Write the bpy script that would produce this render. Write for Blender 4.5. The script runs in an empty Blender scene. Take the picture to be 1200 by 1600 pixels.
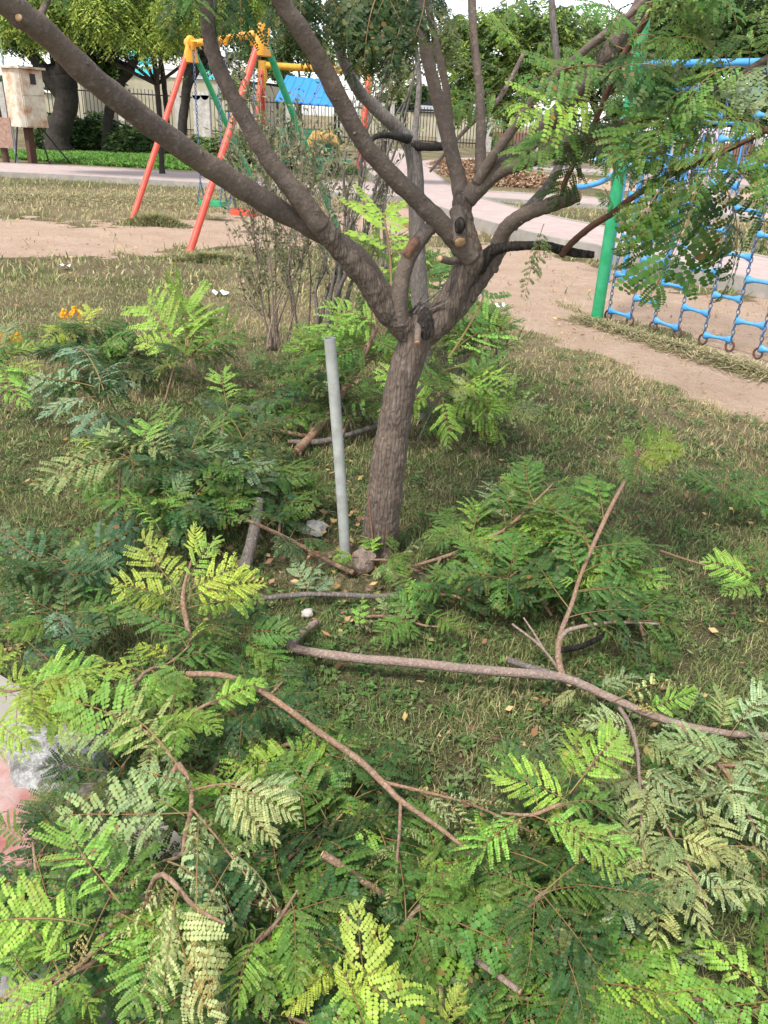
import bpy, math, random
import numpy as np
from mathutils import Vector, Matrix, noise as mnoise
random.seed(7); rng = np.random.default_rng(7)
S = bpy.context.scene; COL = S.collection
rad = math.radians

# ------------------------------------------------------------------ camera
CAM_H, FOC, PITCH, ROLL = 1.55, 1230.0, rad(26.6), rad(3.0)
_R = Vector((1, 0, 0)); FW = Vector((0, math.cos(PITCH), -math.sin(PITCH))); _U = Vector((0, math.sin(PITCH), math.cos(PITCH)))
RT = math.cos(ROLL) * _R + math.sin(ROLL) * _U
UP = -math.sin(ROLL) * _R + math.cos(ROLL) * _U
CAM = Vector((0, 0, CAM_H))
cd = bpy.data.cameras.new('camera'); co = bpy.data.objects.new('camera', cd); COL.objects.link(co)
co.matrix_world = Matrix(((RT.x, UP.x, -FW.x, 0), (RT.y, UP.y, -FW.y, 0), (RT.z, UP.z, -FW.z, CAM_H), (0, 0, 0, 1)))
cd.sensor_fit = 'VERTICAL'; cd.sensor_height = 24; cd.lens = 24 * FOC / 1600; cd.clip_end = 2000; cd.clip_start = 0.02
S.camera = co

# ------------------------------------------------------------------ light
SUN_EL, SUN_AZ = rad(58), rad(215)          # azimuth measured clockwise from +Y: behind and to the left of the viewer
w = bpy.data.worlds.new('World'); S.world = w; w.use_nodes = True
nt = w.node_tree; bg = nt.nodes['Background']
sky = nt.nodes.new('ShaderNodeTexSky'); sky.sky_type = 'NISHITA'; sky.sun_disc = False
sky.sun_elevation = SUN_EL; sky.sun_rotation = SUN_AZ; sky.air_density = 1.0; sky.dust_density = 1.0; sky.ozone_density = 0.6
hs = nt.nodes.new('ShaderNodeHueSaturation'); hs.inputs['Saturation'].default_value = 0.38
hs.inputs['Value'].default_value = 1.5; nt.links.new(sky.outputs[0], hs.inputs['Color']); nt.links.new(hs.outputs[0], bg.inputs[0]); bg.inputs[1].default_value = 0.15
sl = bpy.data.lights.new('sun', 'SUN'); so = bpy.data.objects.new('sun', sl); COL.objects.link(so)
sl.energy = 3.1; sl.angle = rad(9.0); sl.color = (1.0, 0.955, 0.88)
sd = Vector((math.sin(SUN_AZ) * math.cos(SUN_EL), math.cos(SUN_AZ) * math.cos(SUN_EL), math.sin(SUN_EL)))
so.rotation_euler = sd.to_track_quat('Z', 'Y').to_euler()
S.view_settings.view_transform = 'Standard'; S.view_settings.look = 'None'; S.view_settings.gamma = 1
S.view_settings.exposure = 0.68
S.cycles.max_bounces = 6; S.cycles.transparent_max_bounces = 4; S.cycles.use_adaptive_sampling = False
S.cycles.use_denoising = True

# ------------------------------------------------------------------ pixel helpers (photo 1200x1600)
def ray(x, y): return FW + RT * ((x - 600) / FOC) - UP * ((y - 800) / FOC)
def g(x, y, h=0.0):
    d = ray(x, y); return CAM + d * ((h - CAM_H) / d.z)
def at(x, y, Y):
    d = ray(x, y); return CAM + d * (Y / d.y)
def mpp(P): return (P - CAM).dot(FW) / FOC     # metres per photo pixel at P

# ------------------------------------------------------------------ materials
def mat(name, col, rough=0.8, spec=0.3, metal=0, var=0.0, scale=8, bump=0.0, bscale=40, col2=None, attr=None, objcol=False,
        trans=0.0, stretch=None, vary_obj=0.0, detail=4, contrast=(0.35, 0.65), under=None, leafvar=False):
    m = bpy.data.materials.new(name); m.use_nodes = True; n = m.node_tree; N = n.nodes; L = n.links
    b = N['Principled BSDF']; b.inputs['Roughness'].default_value = rough; b.inputs['Metallic'].default_value = metal
    b.inputs['Specular IOR Level'].default_value = spec
    tc = N.new('ShaderNodeTexCoord'); vec = tc.outputs['Object']
    if stretch:
        mp = N.new('ShaderNodeMapping'); mp.inputs['Scale'].default_value = stretch; L.new(vec, mp.inputs[0]); vec = mp.outputs[0]
    if attr:
        a = N.new('ShaderNodeAttribute'); a.attribute_name = attr; c = a.outputs['Color']
    elif objcol:
        a = N.new('ShaderNodeObjectInfo'); c = a.outputs['Color']
    else:
        a = N.new('ShaderNodeRGB'); a.outputs[0].default_value = (*col, 1); c = a.outputs[0]
    def nz(sc, det=detail):
        t = N.new('ShaderNodeTexNoise'); t.inputs['Scale'].default_value = sc; t.inputs['Detail'].default_value = det
        t.inputs['Roughness'].default_value = 0.65; L.new(vec, t.inputs['Vector']); return t.outputs['Fac']
    if col2:
        r = N.new('ShaderNodeMapRange'); r.inputs['From Min'].default_value = contrast[0]; r.inputs['From Max'].default_value = contrast[1]
        L.new(nz(scale), r.inputs['Value'])
        x = N.new('ShaderNodeMix'); x.data_type = 'RGBA'; L.new(r.outputs[0], x.inputs[0]); L.new(c, x.inputs[6]); x.inputs[7].default_value = (*col2, 1); c = x.outputs[2]
    if var:
        r = N.new('ShaderNodeMapRange'); r.inputs['From Min'].default_value = 0.3; r.inputs['From Max'].default_value = 0.7
        r.inputs['To Min'].default_value = 1 - var; r.inputs['To Max'].default_value = 1 + var; L.new(nz(scale * 2.3, 6), r.inputs['Value'])
        x = N.new('ShaderNodeVectorMath'); x.operation = 'SCALE'; L.new(c, x.inputs[0]); L.new(r.outputs[0], x.inputs['Scale']); c = x.outputs[0]
    if under:
        ge = N.new('ShaderNodeNewGeometry'); x = N.new('ShaderNodeMix'); x.data_type = 'RGBA'
        k = N.new('ShaderNodeMath'); k.operation = 'MULTIPLY'; k.inputs[1].default_value = under[3]; L.new(ge.outputs['Backfacing'], k.inputs[0])
        L.new(k.outputs[0], x.inputs[0]); L.new(c, x.inputs[6]); x.inputs[7].default_value = (*under[:3], 1); c = x.outputs[2]
    if leafvar:
        av = N.new('ShaderNodeAttribute'); av.attribute_name = 'var'; sp_ = N.new('ShaderNodeSeparateColor'); L.new(av.outputs['Color'], sp_.inputs[0])
        r = N.new('ShaderNodeMapRange'); r.inputs['To Min'].default_value = .62; r.inputs['To Max'].default_value = 1.4; L.new(sp_.outputs[0], r.inputs['Value'])
        x = N.new('ShaderNodeVectorMath'); x.operation = 'SCALE'; L.new(c, x.inputs[0]); L.new(r.outputs[0], x.inputs['Scale']); c = x.outputs[0]
        x = N.new('ShaderNodeMix'); x.data_type = 'RGBA'; L.new(sp_.outputs[1], x.inputs[0]); L.new(c, x.inputs[6]); x.inputs[7].default_value = (.34, .3, .07, 1); c = x.outputs[2]
        x = N.new('ShaderNodeMix'); x.data_type = 'RGBA'; L.new(sp_.outputs[2], x.inputs[0]); L.new(c, x.inputs[6]); x.inputs[7].default_value = (.22, .11, .04, 1); c = x.outputs[2]
    L.new(c, b.inputs['Base Color'])
    if bump:
        bp = N.new('ShaderNodeBump'); bp.inputs['Strength'].default_value = bump; bp.inputs['Distance'].default_value = 0.02
        L.new(nz(bscale, 6), bp.inputs['Height']); L.new(bp.outputs[0], b.inputs['Normal'])
    if trans:
        t = N.new('ShaderNodeBsdfTranslucent'); L.new(c, t.inputs[0]); ms = N.new('ShaderNodeMixShader'); ms.inputs[0].default_value = trans
        g2 = N.new('ShaderNodeGamma'); g2.inputs[1].default_value = 0.85; L.new(c, g2.inputs[0]); L.new(g2.outputs[0], t.inputs[0])
        L.new(b.outputs[0], ms.inputs[1]); L.new(t.outputs[0], ms.inputs[2]); L.new(ms.outputs[0], N['Material Output'].inputs[0])
    return m

def bark_mat(name, dark, light, warm, stretch=(1, 1, 0.25), sc=1.0, crack=0.5):
    m = bpy.data.materials.new(name); m.use_nodes = True; n = m.node_tree; N = n.nodes; L = n.links
    b = N['Principled BSDF']; b.inputs['Roughness'].default_value = 0.85; b.inputs['Specular IOR Level'].default_value = 0.25
    tc = N.new('ShaderNodeTexCoord'); mp = N.new('ShaderNodeMapping'); mp.inputs['Scale'].default_value = stretch; L.new(tc.outputs['Object'], mp.inputs[0])
    def nz(s, vec, det=6, ro=0.65):
        t = N.new('ShaderNodeTexNoise'); t.inputs['Scale'].default_value = s; t.inputs['Detail'].default_value = det; t.inputs['Roughness'].default_value = ro
        L.new(vec, t.inputs['Vector']); return t.outputs['Fac']
    def rng_(v, a, b_, c=0.0, d=1.0):
        r = N.new('ShaderNodeMapRange'); r.inputs['From Min'].default_value = a; r.inputs['From Max'].default_value = b_
        r.inputs['To Min'].default_value = c; r.inputs['To Max'].default_value = d; L.new(v, r.inputs['Value']); return r.outputs[0]
    def mix(f, a, c2):
        x = N.new('ShaderNodeMix'); x.data_type = 'RGBA'; L.new(f, x.inputs[0])
        for i, v in ((6, a), (7, c2)):
            if isinstance(v, tuple): x.inputs[i].default_value = (*v, 1)
            else: L.new(v, x.inputs[i])
        return x.outputs[2]
    big = nz(7 * sc, tc.outputs['Object'], 4); fine = nz(95 * sc, mp.outputs[0], 5); spots = nz(34 * sc, tc.outputs['Object'], 3)
    c = mix(rng_(big, 0.35, 0.65), dark, warm)
    c = mix(rng_(fine, 0.5, 0.72), c, light)
    c = mix(rng_(spots, 0.6, 0.85), c, tuple(min(1, v * 1.15) for v in light))
    vo = N.new('ShaderNodeTexVoronoi'); vo.feature = 'DISTANCE_TO_EDGE'; vo.inputs['Scale'].default_value = 70 * sc; L.new(mp.outputs[0], vo.inputs['Vector'])
    cr = rng_(vo.outputs['Distance'], 0.0, 0.12, 1.0, 0.0)
    k = N.new('ShaderNodeMath'); k.operation = 'MULTIPLY'; k.inputs[1].default_value = crack; L.new(cr, k.inputs[0])
    c = mix(k.outputs[0], c, tuple(v * 0.4 for v in dark))
    L.new(c, b.inputs['Base Color'])
    ad = N.new('ShaderNodeMath'); ad.operation = 'SUBTRACT'; L.new(fine, ad.inputs[0]); L.new(k.outputs[0], ad.inputs[1])
    bp = N.new('ShaderNodeBump'); bp.inputs['Strength'].default_value = 0.6; bp.inputs['Distance'].default_value = 0.008
    L.new(ad.outputs[0], bp.inputs['Height']); L.new(bp.outputs[0], b.inputs['Normal'])
    return m

M = {}
M['bark'] = bark_mat('bark_brown', (0.1, 0.076, 0.06), (0.22, 0.18, 0.15), (0.155, 0.112, 0.085), stretch=(1, 1, .14))
M['bark_limb'] = bark_mat('bark_limb', (0.115, 0.09, 0.073), (0.21, 0.172, 0.145), (0.16, 0.118, 0.092), stretch=(1, 1, 1), sc=0.8, crack=0.12)
M['bark_grey'] = bark_mat('bark_grey', (0.12, 0.105, 0.095), (0.27, 0.24, 0.22), (0.16, 0.13, 0.11), crack=0.3)
M['bark_dark'] = bark_mat('bark_dark', (0.02, 0.017, 0.015), (0.075, 0.06, 0.05), (0.035, 0.028, 0.024), crack=0.6)
M['bark_pale'] = bark_mat('bark_pale', (0.2, 0.15, 0.125), (0.38, 0.31, 0.265), (0.27, 0.19, 0.15), stretch=(1, 1, 1), crack=0.25)
M['bark_tan'] = bark_mat('bark_tan', (0.2, 0.13, 0.09), (0.38, 0.28, 0.2), (0.29, 0.165, 0.1), stretch=(1, 1, 1), crack=0.3)
M['bark_red'] = bark_mat('bark_red', (0.1, 0.05, 0.035), (0.2, 0.11, 0.08), (0.14, 0.065, 0.045), stretch=(1, 1, 1), crack=0.1)
M['bark_far'] = mat('bark_far', (0.035, 0.028, 0.023), 0.9, var=0.5, scale=4)
M['cut'] = mat('cut_wood', (0.52, 0.34, 0.19), 0.8, col2=(0.34, 0.18, 0.09), scale=45, bump=0.3)
M['wound'] = mat('wound_wood', (0.24, 0.12, 0.075), 0.85, col2=(0.1, 0.055, 0.04), scale=40, bump=0.5)
M['leaf'] = mat('leaflets', None, 0.5, 0.3, objcol=True, trans=0.3, var=0.22, scale=3.0, leafvar=True, under=(0.25, 0.32, 0.15, 0.4))
M['rachis'] = mat('leaf_stalk', (0.2, 0.17, 0.06), 0.7, col2=(0.2, 0.09, 0.045), scale=4)
M['tint'] = mat('leaf_tint', None, 0.65, 0.25, attr='tint', trans=0.3)
M['grass'] = mat('grass_blades', None, 0.75, 0.2, attr='tint', trans=0.25)
M['litter'] = mat('litter', None, 0.9, 0.1, attr='tint')
M['red'] = mat('red_paint', (0.62, 0.07, 0.04), 0.45, 0.4, col2=(0.55, 0.13, 0.08), scale=9, contrast=(0.5, 0.75), var=0.1)
M['green'] = mat('green_paint', (0.012, 0.25, 0.09), 0.45, 0.4, col2=(0.04, 0.31, 0.15), scale=9, var=0.1)
M['dgreen'] = mat('dark_green_paint', (0.02, 0.2, 0.1), 0.5, 0.4, var=0.2)
M['yellow'] = mat('yellow_paint', (0.75, 0.36, 0.03), 0.45, 0.4, col2=(0.62, 0.27, 0.03), scale=8, var=0.1)
M['blue'] = mat('blue_paint', (0.04, 0.23, 0.55), 0.5, 0.35, col2=(0.09, 0.3, 0.52), scale=10, var=0.12)
M['chainblue'] = mat('chain_paint', (0.05, 0.15, 0.3), 0.5, 0.4, col2=(0.06, 0.06, 0.07), scale=22, var=0.2)
M['rust'] = mat('rusty_iron', (0.1, 0.05, 0.035), 0.85, 0.3, var=0.4, scale=14)
M['roofblue'] = mat('blue_sheet', (0.03, 0.21, 0.6), 0.5, 0.4, var=0.12, scale=2)
M['pvc'] = mat('grey_plastic', (0.36, 0.365, 0.335), 0.6, 0.35, col2=(0.24, 0.235, 0.2), scale=9, var=0.16, contrast=(.48, .75))
M['box'] = mat('cream_metal', (0.68, 0.6, 0.48), 0.6, 0.3, col2=(0.42, 0.21, 0.1), scale=2.6, contrast=(0.46, 0.68), var=0.12)
M['black'] = mat('dark_glass', (0.02, 0.02, 0.022), 0.3)
M['iron'] = mat('black_iron', (0.025, 0.025, 0.028), 0.6)
M['cream'] = mat('cream_wall', (0.42, 0.38, 0.27), 0.9, 0.1, var=0.1, scale=0.5, col2=(0.33, 0.3, 0.22))
M['greywall'] = mat('grey_sheet_wall', (0.38, 0.4, 0.42), 0.8, 0.2, var=0.08, scale=0.3)
M['cyan'] = mat('turquoise_sheet', (0.06, 0.5, 0.6), 0.6, 0.3, var=0.08, scale=0.5)
M['white'] = mat('white_paint', (0.72, 0.7, 0.66), 0.8, 0.2, var=0.1, scale=3)
M['concrete'] = mat('old_concrete', (0.5, 0.48, 0.44), 0.95, 0.1, var=0.2, scale=4, col2=(0.36, 0.33, 0.29), bump=0.3)
M['stone'] = mat('rough_stone', (0.36, 0.27, 0.22), 0.95, 0.1, var=0.3, scale=18, col2=(0.2, 0.16, 0.13), bump=1.0, bscale=60)
M['apron'] = mat('grey_concrete', (0.2, 0.19, 0.18), 0.95, 0.1, var=0.2, scale=6, col2=(0.32, 0.3, 0.28), contrast=(.45, .6), bump=.5)
M['lilac'] = mat('lilac_paint', (0.6, 0.45, 0.62), 0.5)
M['skin'] = mat('skin', (0.2, 0.1, 0.06), 0.6)
M['teal'] = mat('teal_cloth', (0.02, 0.24, 0.3), 0.85, var=0.2, scale=10)
M['blackcloth'] = mat('black_cloth', (0.015, 0.015, 0.018), 0.85)
M['palecloth'] = mat('pale_blue_cloth', (0.2, 0.42, 0.46), 0.85, var=0.15, scale=8)
M['hair'] = mat('black_hair', (0.012, 0.01, 0.01), 0.5)
M['petal'] = mat('yellow_petals', (0.85, 0.42, 0.02), 0.7, trans=0.2)
M['paper'] = mat('white_scrap', (0.8, 0.8, 0.78), 0.8)
M['lime'] = mat('white_lime', (0.52, 0.51, 0.5), 0.95, 0.1, var=0.4, scale=22, col2=(0.25, 0.23, 0.21), contrast=(0.45, 0.62), bump=1.0, bscale=120)

# ------------------------------------------------------------------ mesh builder
class MB:
    def __init__(s): s.v = []; s.f = []; s.mi = []; s.m = 0
    def add(s, vs, fs):
        o = len(s.v); s.v.extend([tuple(p) for p in vs]); s.f.extend([tuple(i + o for i in f) for f in fs]); s.mi.extend([s.m] * len(fs)); return s
    def box(s, c, d, rot=None):
        c = Vector(c); h = Vector(d) / 2; R = rot or Matrix.Identity(3)
        vs = [c + R @ Vector((x * h.x, y * h.y, z * h.z)) for x in (-1, 1) for y in (-1, 1) for z in (-1, 1)]
        return s.add(vs, [(0, 1, 3, 2), (4, 6, 7, 5), (0, 4, 5, 1), (2, 3, 7, 6), (0, 2, 6, 4), (1, 5, 7, 3)])
    def tube(s, pts, r, n=10, cap=True, rough=0.0, seed=0, closed=False):
        pts = [Vector(p) for p in pts]; k = len(pts); rs = r if isinstance(r, (list, tuple)) else [r] * k
        ref = None; vs = []
        for i, p in enumerate(pts):
            if closed: t = pts[(i + 1) % k] - pts[i - 1]
            else: t = pts[min(i + 1, k - 1)] - pts[max(i - 1, 0)]
            t.normalize()
            if ref is None: ref = t.orthogonal().normalized()
            a = ref - t * ref.dot(t)
            a = a.normalized() if a.length > 1e-6 else t.orthogonal().normalized()
            ref = a; b = t.cross(a)
            for j in range(n):
                th = 2 * math.pi * j / n; d = a * math.cos(th) + b * math.sin(th); q = rs[i]
                if rough: q *= 1 + rough * (mnoise.noise((p + d * rs[i]) * (1.1 / max(rs[i], 0.004) * 0.5) + Vector((seed, 0, 0))))
                vs.append(p + d * q)
        fs = []
        kk = k if closed else k - 1
        for i in range(kk):
            i2 = (i + 1) % k
            for j in range(n):
                j2 = (j + 1) % n; fs.append((i * n + j, i * n + j2, i2 * n + j2, i2 * n + j))
        if cap and not closed: fs.append(tuple(reversed(range(n)))); fs.append(tuple((k - 1) * n + j for j in range(n)))
        return s.add(vs, fs)
    def bar(s, a, b, r, n=10): return s.tube([a, b], r, n)
    def build(s, name, mats, parent=None, smooth=True, auto=True):
        off = Vector(parent.get('_o', (0, 0, 0))) if parent else Vector((0, 0, 0))
        V = np.array(s.v, dtype=np.float64) - np.array(off)
        me = bpy.data.meshes.new(name); me.from_pydata(V.tolist(), [], s.f)
        mats = mats if isinstance(mats, (list, tuple)) else [mats]
        for m in mats: me.materials.append(m)
        me.polygons.foreach_set('material_index', s.mi)
        me.polygons.foreach_set('use_smooth', [smooth] * len(s.f))
        if smooth and auto:
            try: me.set_sharp_from_angle(angle=rad(40))
            except Exception: pass
        o = bpy.data.objects.new(name, me); COL.objects.link(o)
        if parent: o.parent = parent
        return o

def tag(o, label=None, cat=None, group=None, kind=None):
    if label: o['label'] = label
    if cat: o['category'] = cat
    if group: o['group'] = group
    if kind: o['kind'] = kind
    return o
def thing(name, label, cat, loc=(0, 0, 0), group=None):
    o = bpy.data.objects.new(name, None); COL.objects.link(o); o.location = loc; o.empty_display_size = 0.1
    o['_o'] = tuple(loc); return tag(o, label, cat, group)
def numpy_mesh(name, V, n_per, mats, tint=None, parent=None, smooth=False):
    """V: (faces, n_per, 3) independent polygons; tint (faces, 3)."""
    F = V.shape[0]; off = np.array(parent['_o']) if parent else 0
    V = V - off
    me = bpy.data.meshes.new(name); me.vertices.add(F * n_per); me.vertices.foreach_set('co', V.reshape(-1).astype(np.float32))
    me.loops.add(F * n_per); me.loops.foreach_set('vertex_index', np.arange(F * n_per, dtype=np.int32))
    me.polygons.add(F); me.polygons.foreach_set('loop_start', (np.arange(F) * n_per).astype(np.int32)); me.polygons.foreach_set('loop_total', np.full(F, n_per, dtype=np.int32))
    if tint is not None:
        a = me.color_attributes.new('tint', 'FLOAT_COLOR', 'POINT')
        c = np.ones((F, n_per, 4), dtype=np.float32); c[:, :, :3] = tint[:, None, :]; a.data.foreach_set('color', c.reshape(-1))
    me.update(); me.validate()
    for m in (mats if isinstance(mats, (list, tuple)) else [mats]): me.materials.append(m)
    o = bpy.data.objects.new(name, me); COL.objects.link(o)
    if parent: o.parent = parent
    return o

def catmull(P, sub=6):
    """P: list of (Vector, r). returns resampled lists"""
    pts = [p for p, _ in P]; rs = [r for _, r in P]; out = []; ro = []
    for i in range(len(pts) - 1):
        p0 = pts[max(i - 1, 0)]; p1 = pts[i]; p2 = pts[i + 1]; p3 = pts[min(i + 2, len(pts) - 1)]
        for k in range(sub):
            t = k / sub
            out.append(0.5 * ((2 * p1) + (p2 - p0) * t + (2 * p0 - 5 * p1 + 4 * p2 - p3) * t * t + (3 * p1 - p0 - 3 * p2 + p3) * t ** 3))
            ro.append(rs[i] * (1 - t) + rs[i + 1] * t)
    out.append(pts[-1]); ro.append(rs[-1]); return out, ro

# ------------------------------------------------------------------ ground
def seg_d(P, a, b):
    a = np.array(a[:2]); b = np.array(b[:2]); d = b - a; t = np.clip(((P - a) @ d) / (d @ d), 0, 1)
    return np.linalg.norm(P - (a + t[:, None] * d), axis=1)
def poly_d(P, px):
    q = [g(*p) for p in px]; return np.min([seg_d(P, q[i], q[i + 1]) for i in range(len(q) - 1)], axis=0)
def vnoise(P, sc, seed=0):
    """cheap smooth value noise on numpy points"""
    Q = P * sc; I = np.floor(Q).astype(np.int64); Fq = Q - I; Fq = Fq * Fq * (3 - 2 * Fq)
    def h(ix, iy):
        n = (ix * 374761393 + iy * 668265263 + seed * 1442695041) & 0xFFFFFFFF
        n = ((n ^ (n >> 13)) * 1274126177) & 0xFFFFFFFF; return ((n ^ (n >> 16)) & 0xFFFF) / 65535.0
    a = h(I[:, 0], I[:, 1]); b = h(I[:, 0] + 1, I[:, 1]); c = h(I[:, 0], I[:, 1] + 1); d = h(I[:, 0] + 1, I[:, 1] + 1)
    return (a * (1 - Fq[:, 0]) + b * Fq[:, 0]) * (1 - Fq[:, 1]) + (c * (1 - Fq[:, 0]) + d * Fq[:, 0]) * Fq[:, 1]
def sstep(x, a, b): t = np.clip((x - a) / (b - a), 0, 1); return t * t * (3 - 2 * t)
def soil_mask(P):
    n = (vnoise(P, 1.3, 1) - 0.5) * 1.1 + (vnoise(P, 4.0, 2) - 0.5) * 0.8 + (vnoise(P, 11.0, 12) - 0.5) * 0.4
    m = 1 - sstep(poly_d(P, [(-250, 372), (150, 368), (350, 362), (560, 350), (680, 345)]) + n, 1.25, 1.75)
    m = np.maximum(m, 1 - sstep(poly_d(P, [(770, 400), (960, 455), (1120, 500), (1300, 555)]) + n * 0.7, 0.75, 1.35))
    m = np.maximum(m, 1 - sstep(poly_d(P, [(740, 440), (860, 495), (980, 548), (1100, 595), (1300, 670)]) + n * 0.5, 0.3, 0.6))
    m = np.maximum(m, 1 - sstep(poly_d(P, [(730, 262), (900, 285), (1100, 300), (1300, 315)]) + n, 1.6, 2.3))
    m = np.maximum(m, 0.42 * (1 - sstep(poly_d(P, [(500, 865), (590, 870)]) + n * 0.3, 0.1, 0.35)))
    return m
def dry_mask(P):
    n = vnoise(P, 0.9, 5) * 0.55 + vnoise(P, 3.1, 6) * 0.45
    base = sstep(P[:, 1], 2.6, 5.2) * 0.5 + 0.04
    verge = 1 - sstep(poly_d(P, [(-200, 305), (100, 310), (350, 318), (500, 318)]), 1.0, 2.6)
    right = 1 - sstep(poly_d(P, [(740, 440), (900, 545), (1050, 620), (1250, 700)]), 0.15, 0.9)
    m = np.clip(base + (n - 0.5) * 0.9 + verge * 0.7 + right * 0.45, 0, 1)
    gr = 1 - sstep(poly_d(P, [(190, 242), (330, 256)]), 1.5, 4.0)
    return m * (1 - gr)
xs = np.concatenate([np.linspace(-400, -30, 12), np.linspace(-29, -6.2, 60), np.arange(-6, 6.01, 0.07), np.linspace(6.2, 29, 60), np.linspace(30, 400, 12)])
ys = np.concatenate([np.linspace(-60, -1, 8), np.arange(0, 16, 0.08), np.linspace(16.2, 50, 120), np.linspace(52, 900, 16)])
GX, GY = np.meshgrid(xs, ys); P2 = np.stack([GX.ravel(), GY.ravel()], 1)
Z = -0.015 * vnoise(P2, 2.0, 9) - 0.006 * vnoise(P2, 9.0, 10)
sm, dm = soil_mask(P2), dry_mask(P2)
me = bpy.data.meshes.new('ground'); nx, ny = len(xs), len(ys)
idx = (np.arange(ny - 1)[:, None] * nx + np.arange(nx - 1)[None, :]).ravel()
Fq = np.stack([idx, idx + 1, idx + nx + 1, idx + nx], 1)
me.vertices.add(nx * ny); me.vertices.foreach_set('co', np.column_stack([P2, Z]).astype(np.float32).ravel())
me.loops.add(Fq.size); me.loops.foreach_set('vertex_index', Fq.astype(np.int32).ravel())
me.polygons.add(len(Fq)); me.polygons.foreach_set('loop_start', (np.arange(len(Fq)) * 4).astype(np.int32)); me.polygons.foreach_set('loop_total', np.full(len(Fq), 4, dtype=np.int32))
ca = me.color_attributes.new('mask', 'FLOAT_COLOR', 'POINT'); ca.data.foreach_set('color', np.column_stack([sm, dm, sm * 0, sm * 0 + 1]).astype(np.float32).ravel())
me.update(); me.polygons.foreach_set('use_smooth', [True] * len(Fq))
gm = bpy.data.materials.new('ground_earth'); gm.use_nodes = True; N = gm.node_tree.nodes; L = gm.node_tree.links; b = N['Principled BSDF']
b.inputs['Roughness'].default_value = 0.95; b.inputs['Specular IOR Level'].default_value = 0.1
tc = N.new('ShaderNodeTexCoord'); at_ = N.new('ShaderNodeAttribute'); at_.attribute_name = 'mask'; sp = N.new('ShaderNodeSeparateColor'); L.new(at_.outputs['Color'], sp.inputs[0])
def gnz(s, d=6, r=0.7):
    t = N.new('ShaderNodeTexNoise'); t.inputs['Scale'].default_value = s; t.inputs['Detail'].default_value = d; t.inputs['Roughness'].default_value = r; L.new(tc.outputs['Object'], t.inputs['Vector']); return t.outputs['Fac']
def gmr(v, a, b_, c=0., d=1.):
    r = N.new('ShaderNodeMapRange'); r.inputs['From Min'].default_value = a; r.inputs['From Max'].default_value = b_; r.inputs['To Min'].default_value = c; r.inputs['To Max'].default_value = d; L.new(v, r.inputs['Value']); return r.outputs[0]
def gmix(f, a, c2):
    x = N.new('ShaderNodeMix'); x.data_type = 'RGBA'; L.new(f, x.inputs[0])
    for i, v in ((6, a), (7, c2)):
        if isinstance(v, tuple): x.inputs[i].default_value = (*v, 1)
        else: L.new(v, x.inputs[i])
    return x.outputs[2]
def gm2(op, a, c2):
    x = N.new('ShaderNodeMath'); x.operation = op
    for i, v in ((0, a), (1, c2)):
        if isinstance(v, (int, float)): x.inputs[i].default_value = v
        else: L.new(v, x.inputs[i])
    return x.outputs[0]
n1, n2, n3 = gnz(2.2), gnz(16), gnz(110, 4)
green = gmix(gmr(n3, 0.4, 0.62), (0.075, 0.075, 0.035), (0.19, 0.16, 0.085))
straw = gmix(gmr(n3, 0.35, 0.65), (0.17, 0.13, 0.075), (0.36, 0.28, 0.17))
soil = gmix(gmr(n1, 0.35, 0.65), (0.5, 0.345, 0.245), (0.6, 0.44, 0.33))
soil = gmix(gmr(n2, 0.55, 0.8), soil, (0.42, 0.3, 0.22))
soil = gmix(gmr(n3, 0.62, 0.78), soil, (0.25, 0.18, 0.14))
f = gmr(gm2('ADD', sp.outputs['Green'], gm2('MULTIPLY', gm2('SUBTRACT', n2, 0.5), 0.9)), 0.25, 0.75)
c = gmix(f, green, straw)
f2 = gmr(gm2('ADD', sp.outputs['Red'], gm2('MULTIPLY', gm2('SUBTRACT', n2, 0.5), 1.1)), 0.4, 0.62)
c = gmix(f2, c, soil); L.new(c, b.inputs['Base Color'])
bp = N.new('ShaderNodeBump'); bp.inputs['Strength'].default_value = 0.85; bp.inputs['Distance'].default_value = 0.04; L.new(gm2('ADD', n3, gm2('MULTIPLY', n2, 2.5)), bp.inputs['Height']); L.new(bp.outputs[0], b.inputs['Normal'])
me.materials.append(gm); go = bpy.data.objects.new('ground', me); COL.objects.link(go); tag(go, kind='structure')

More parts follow.
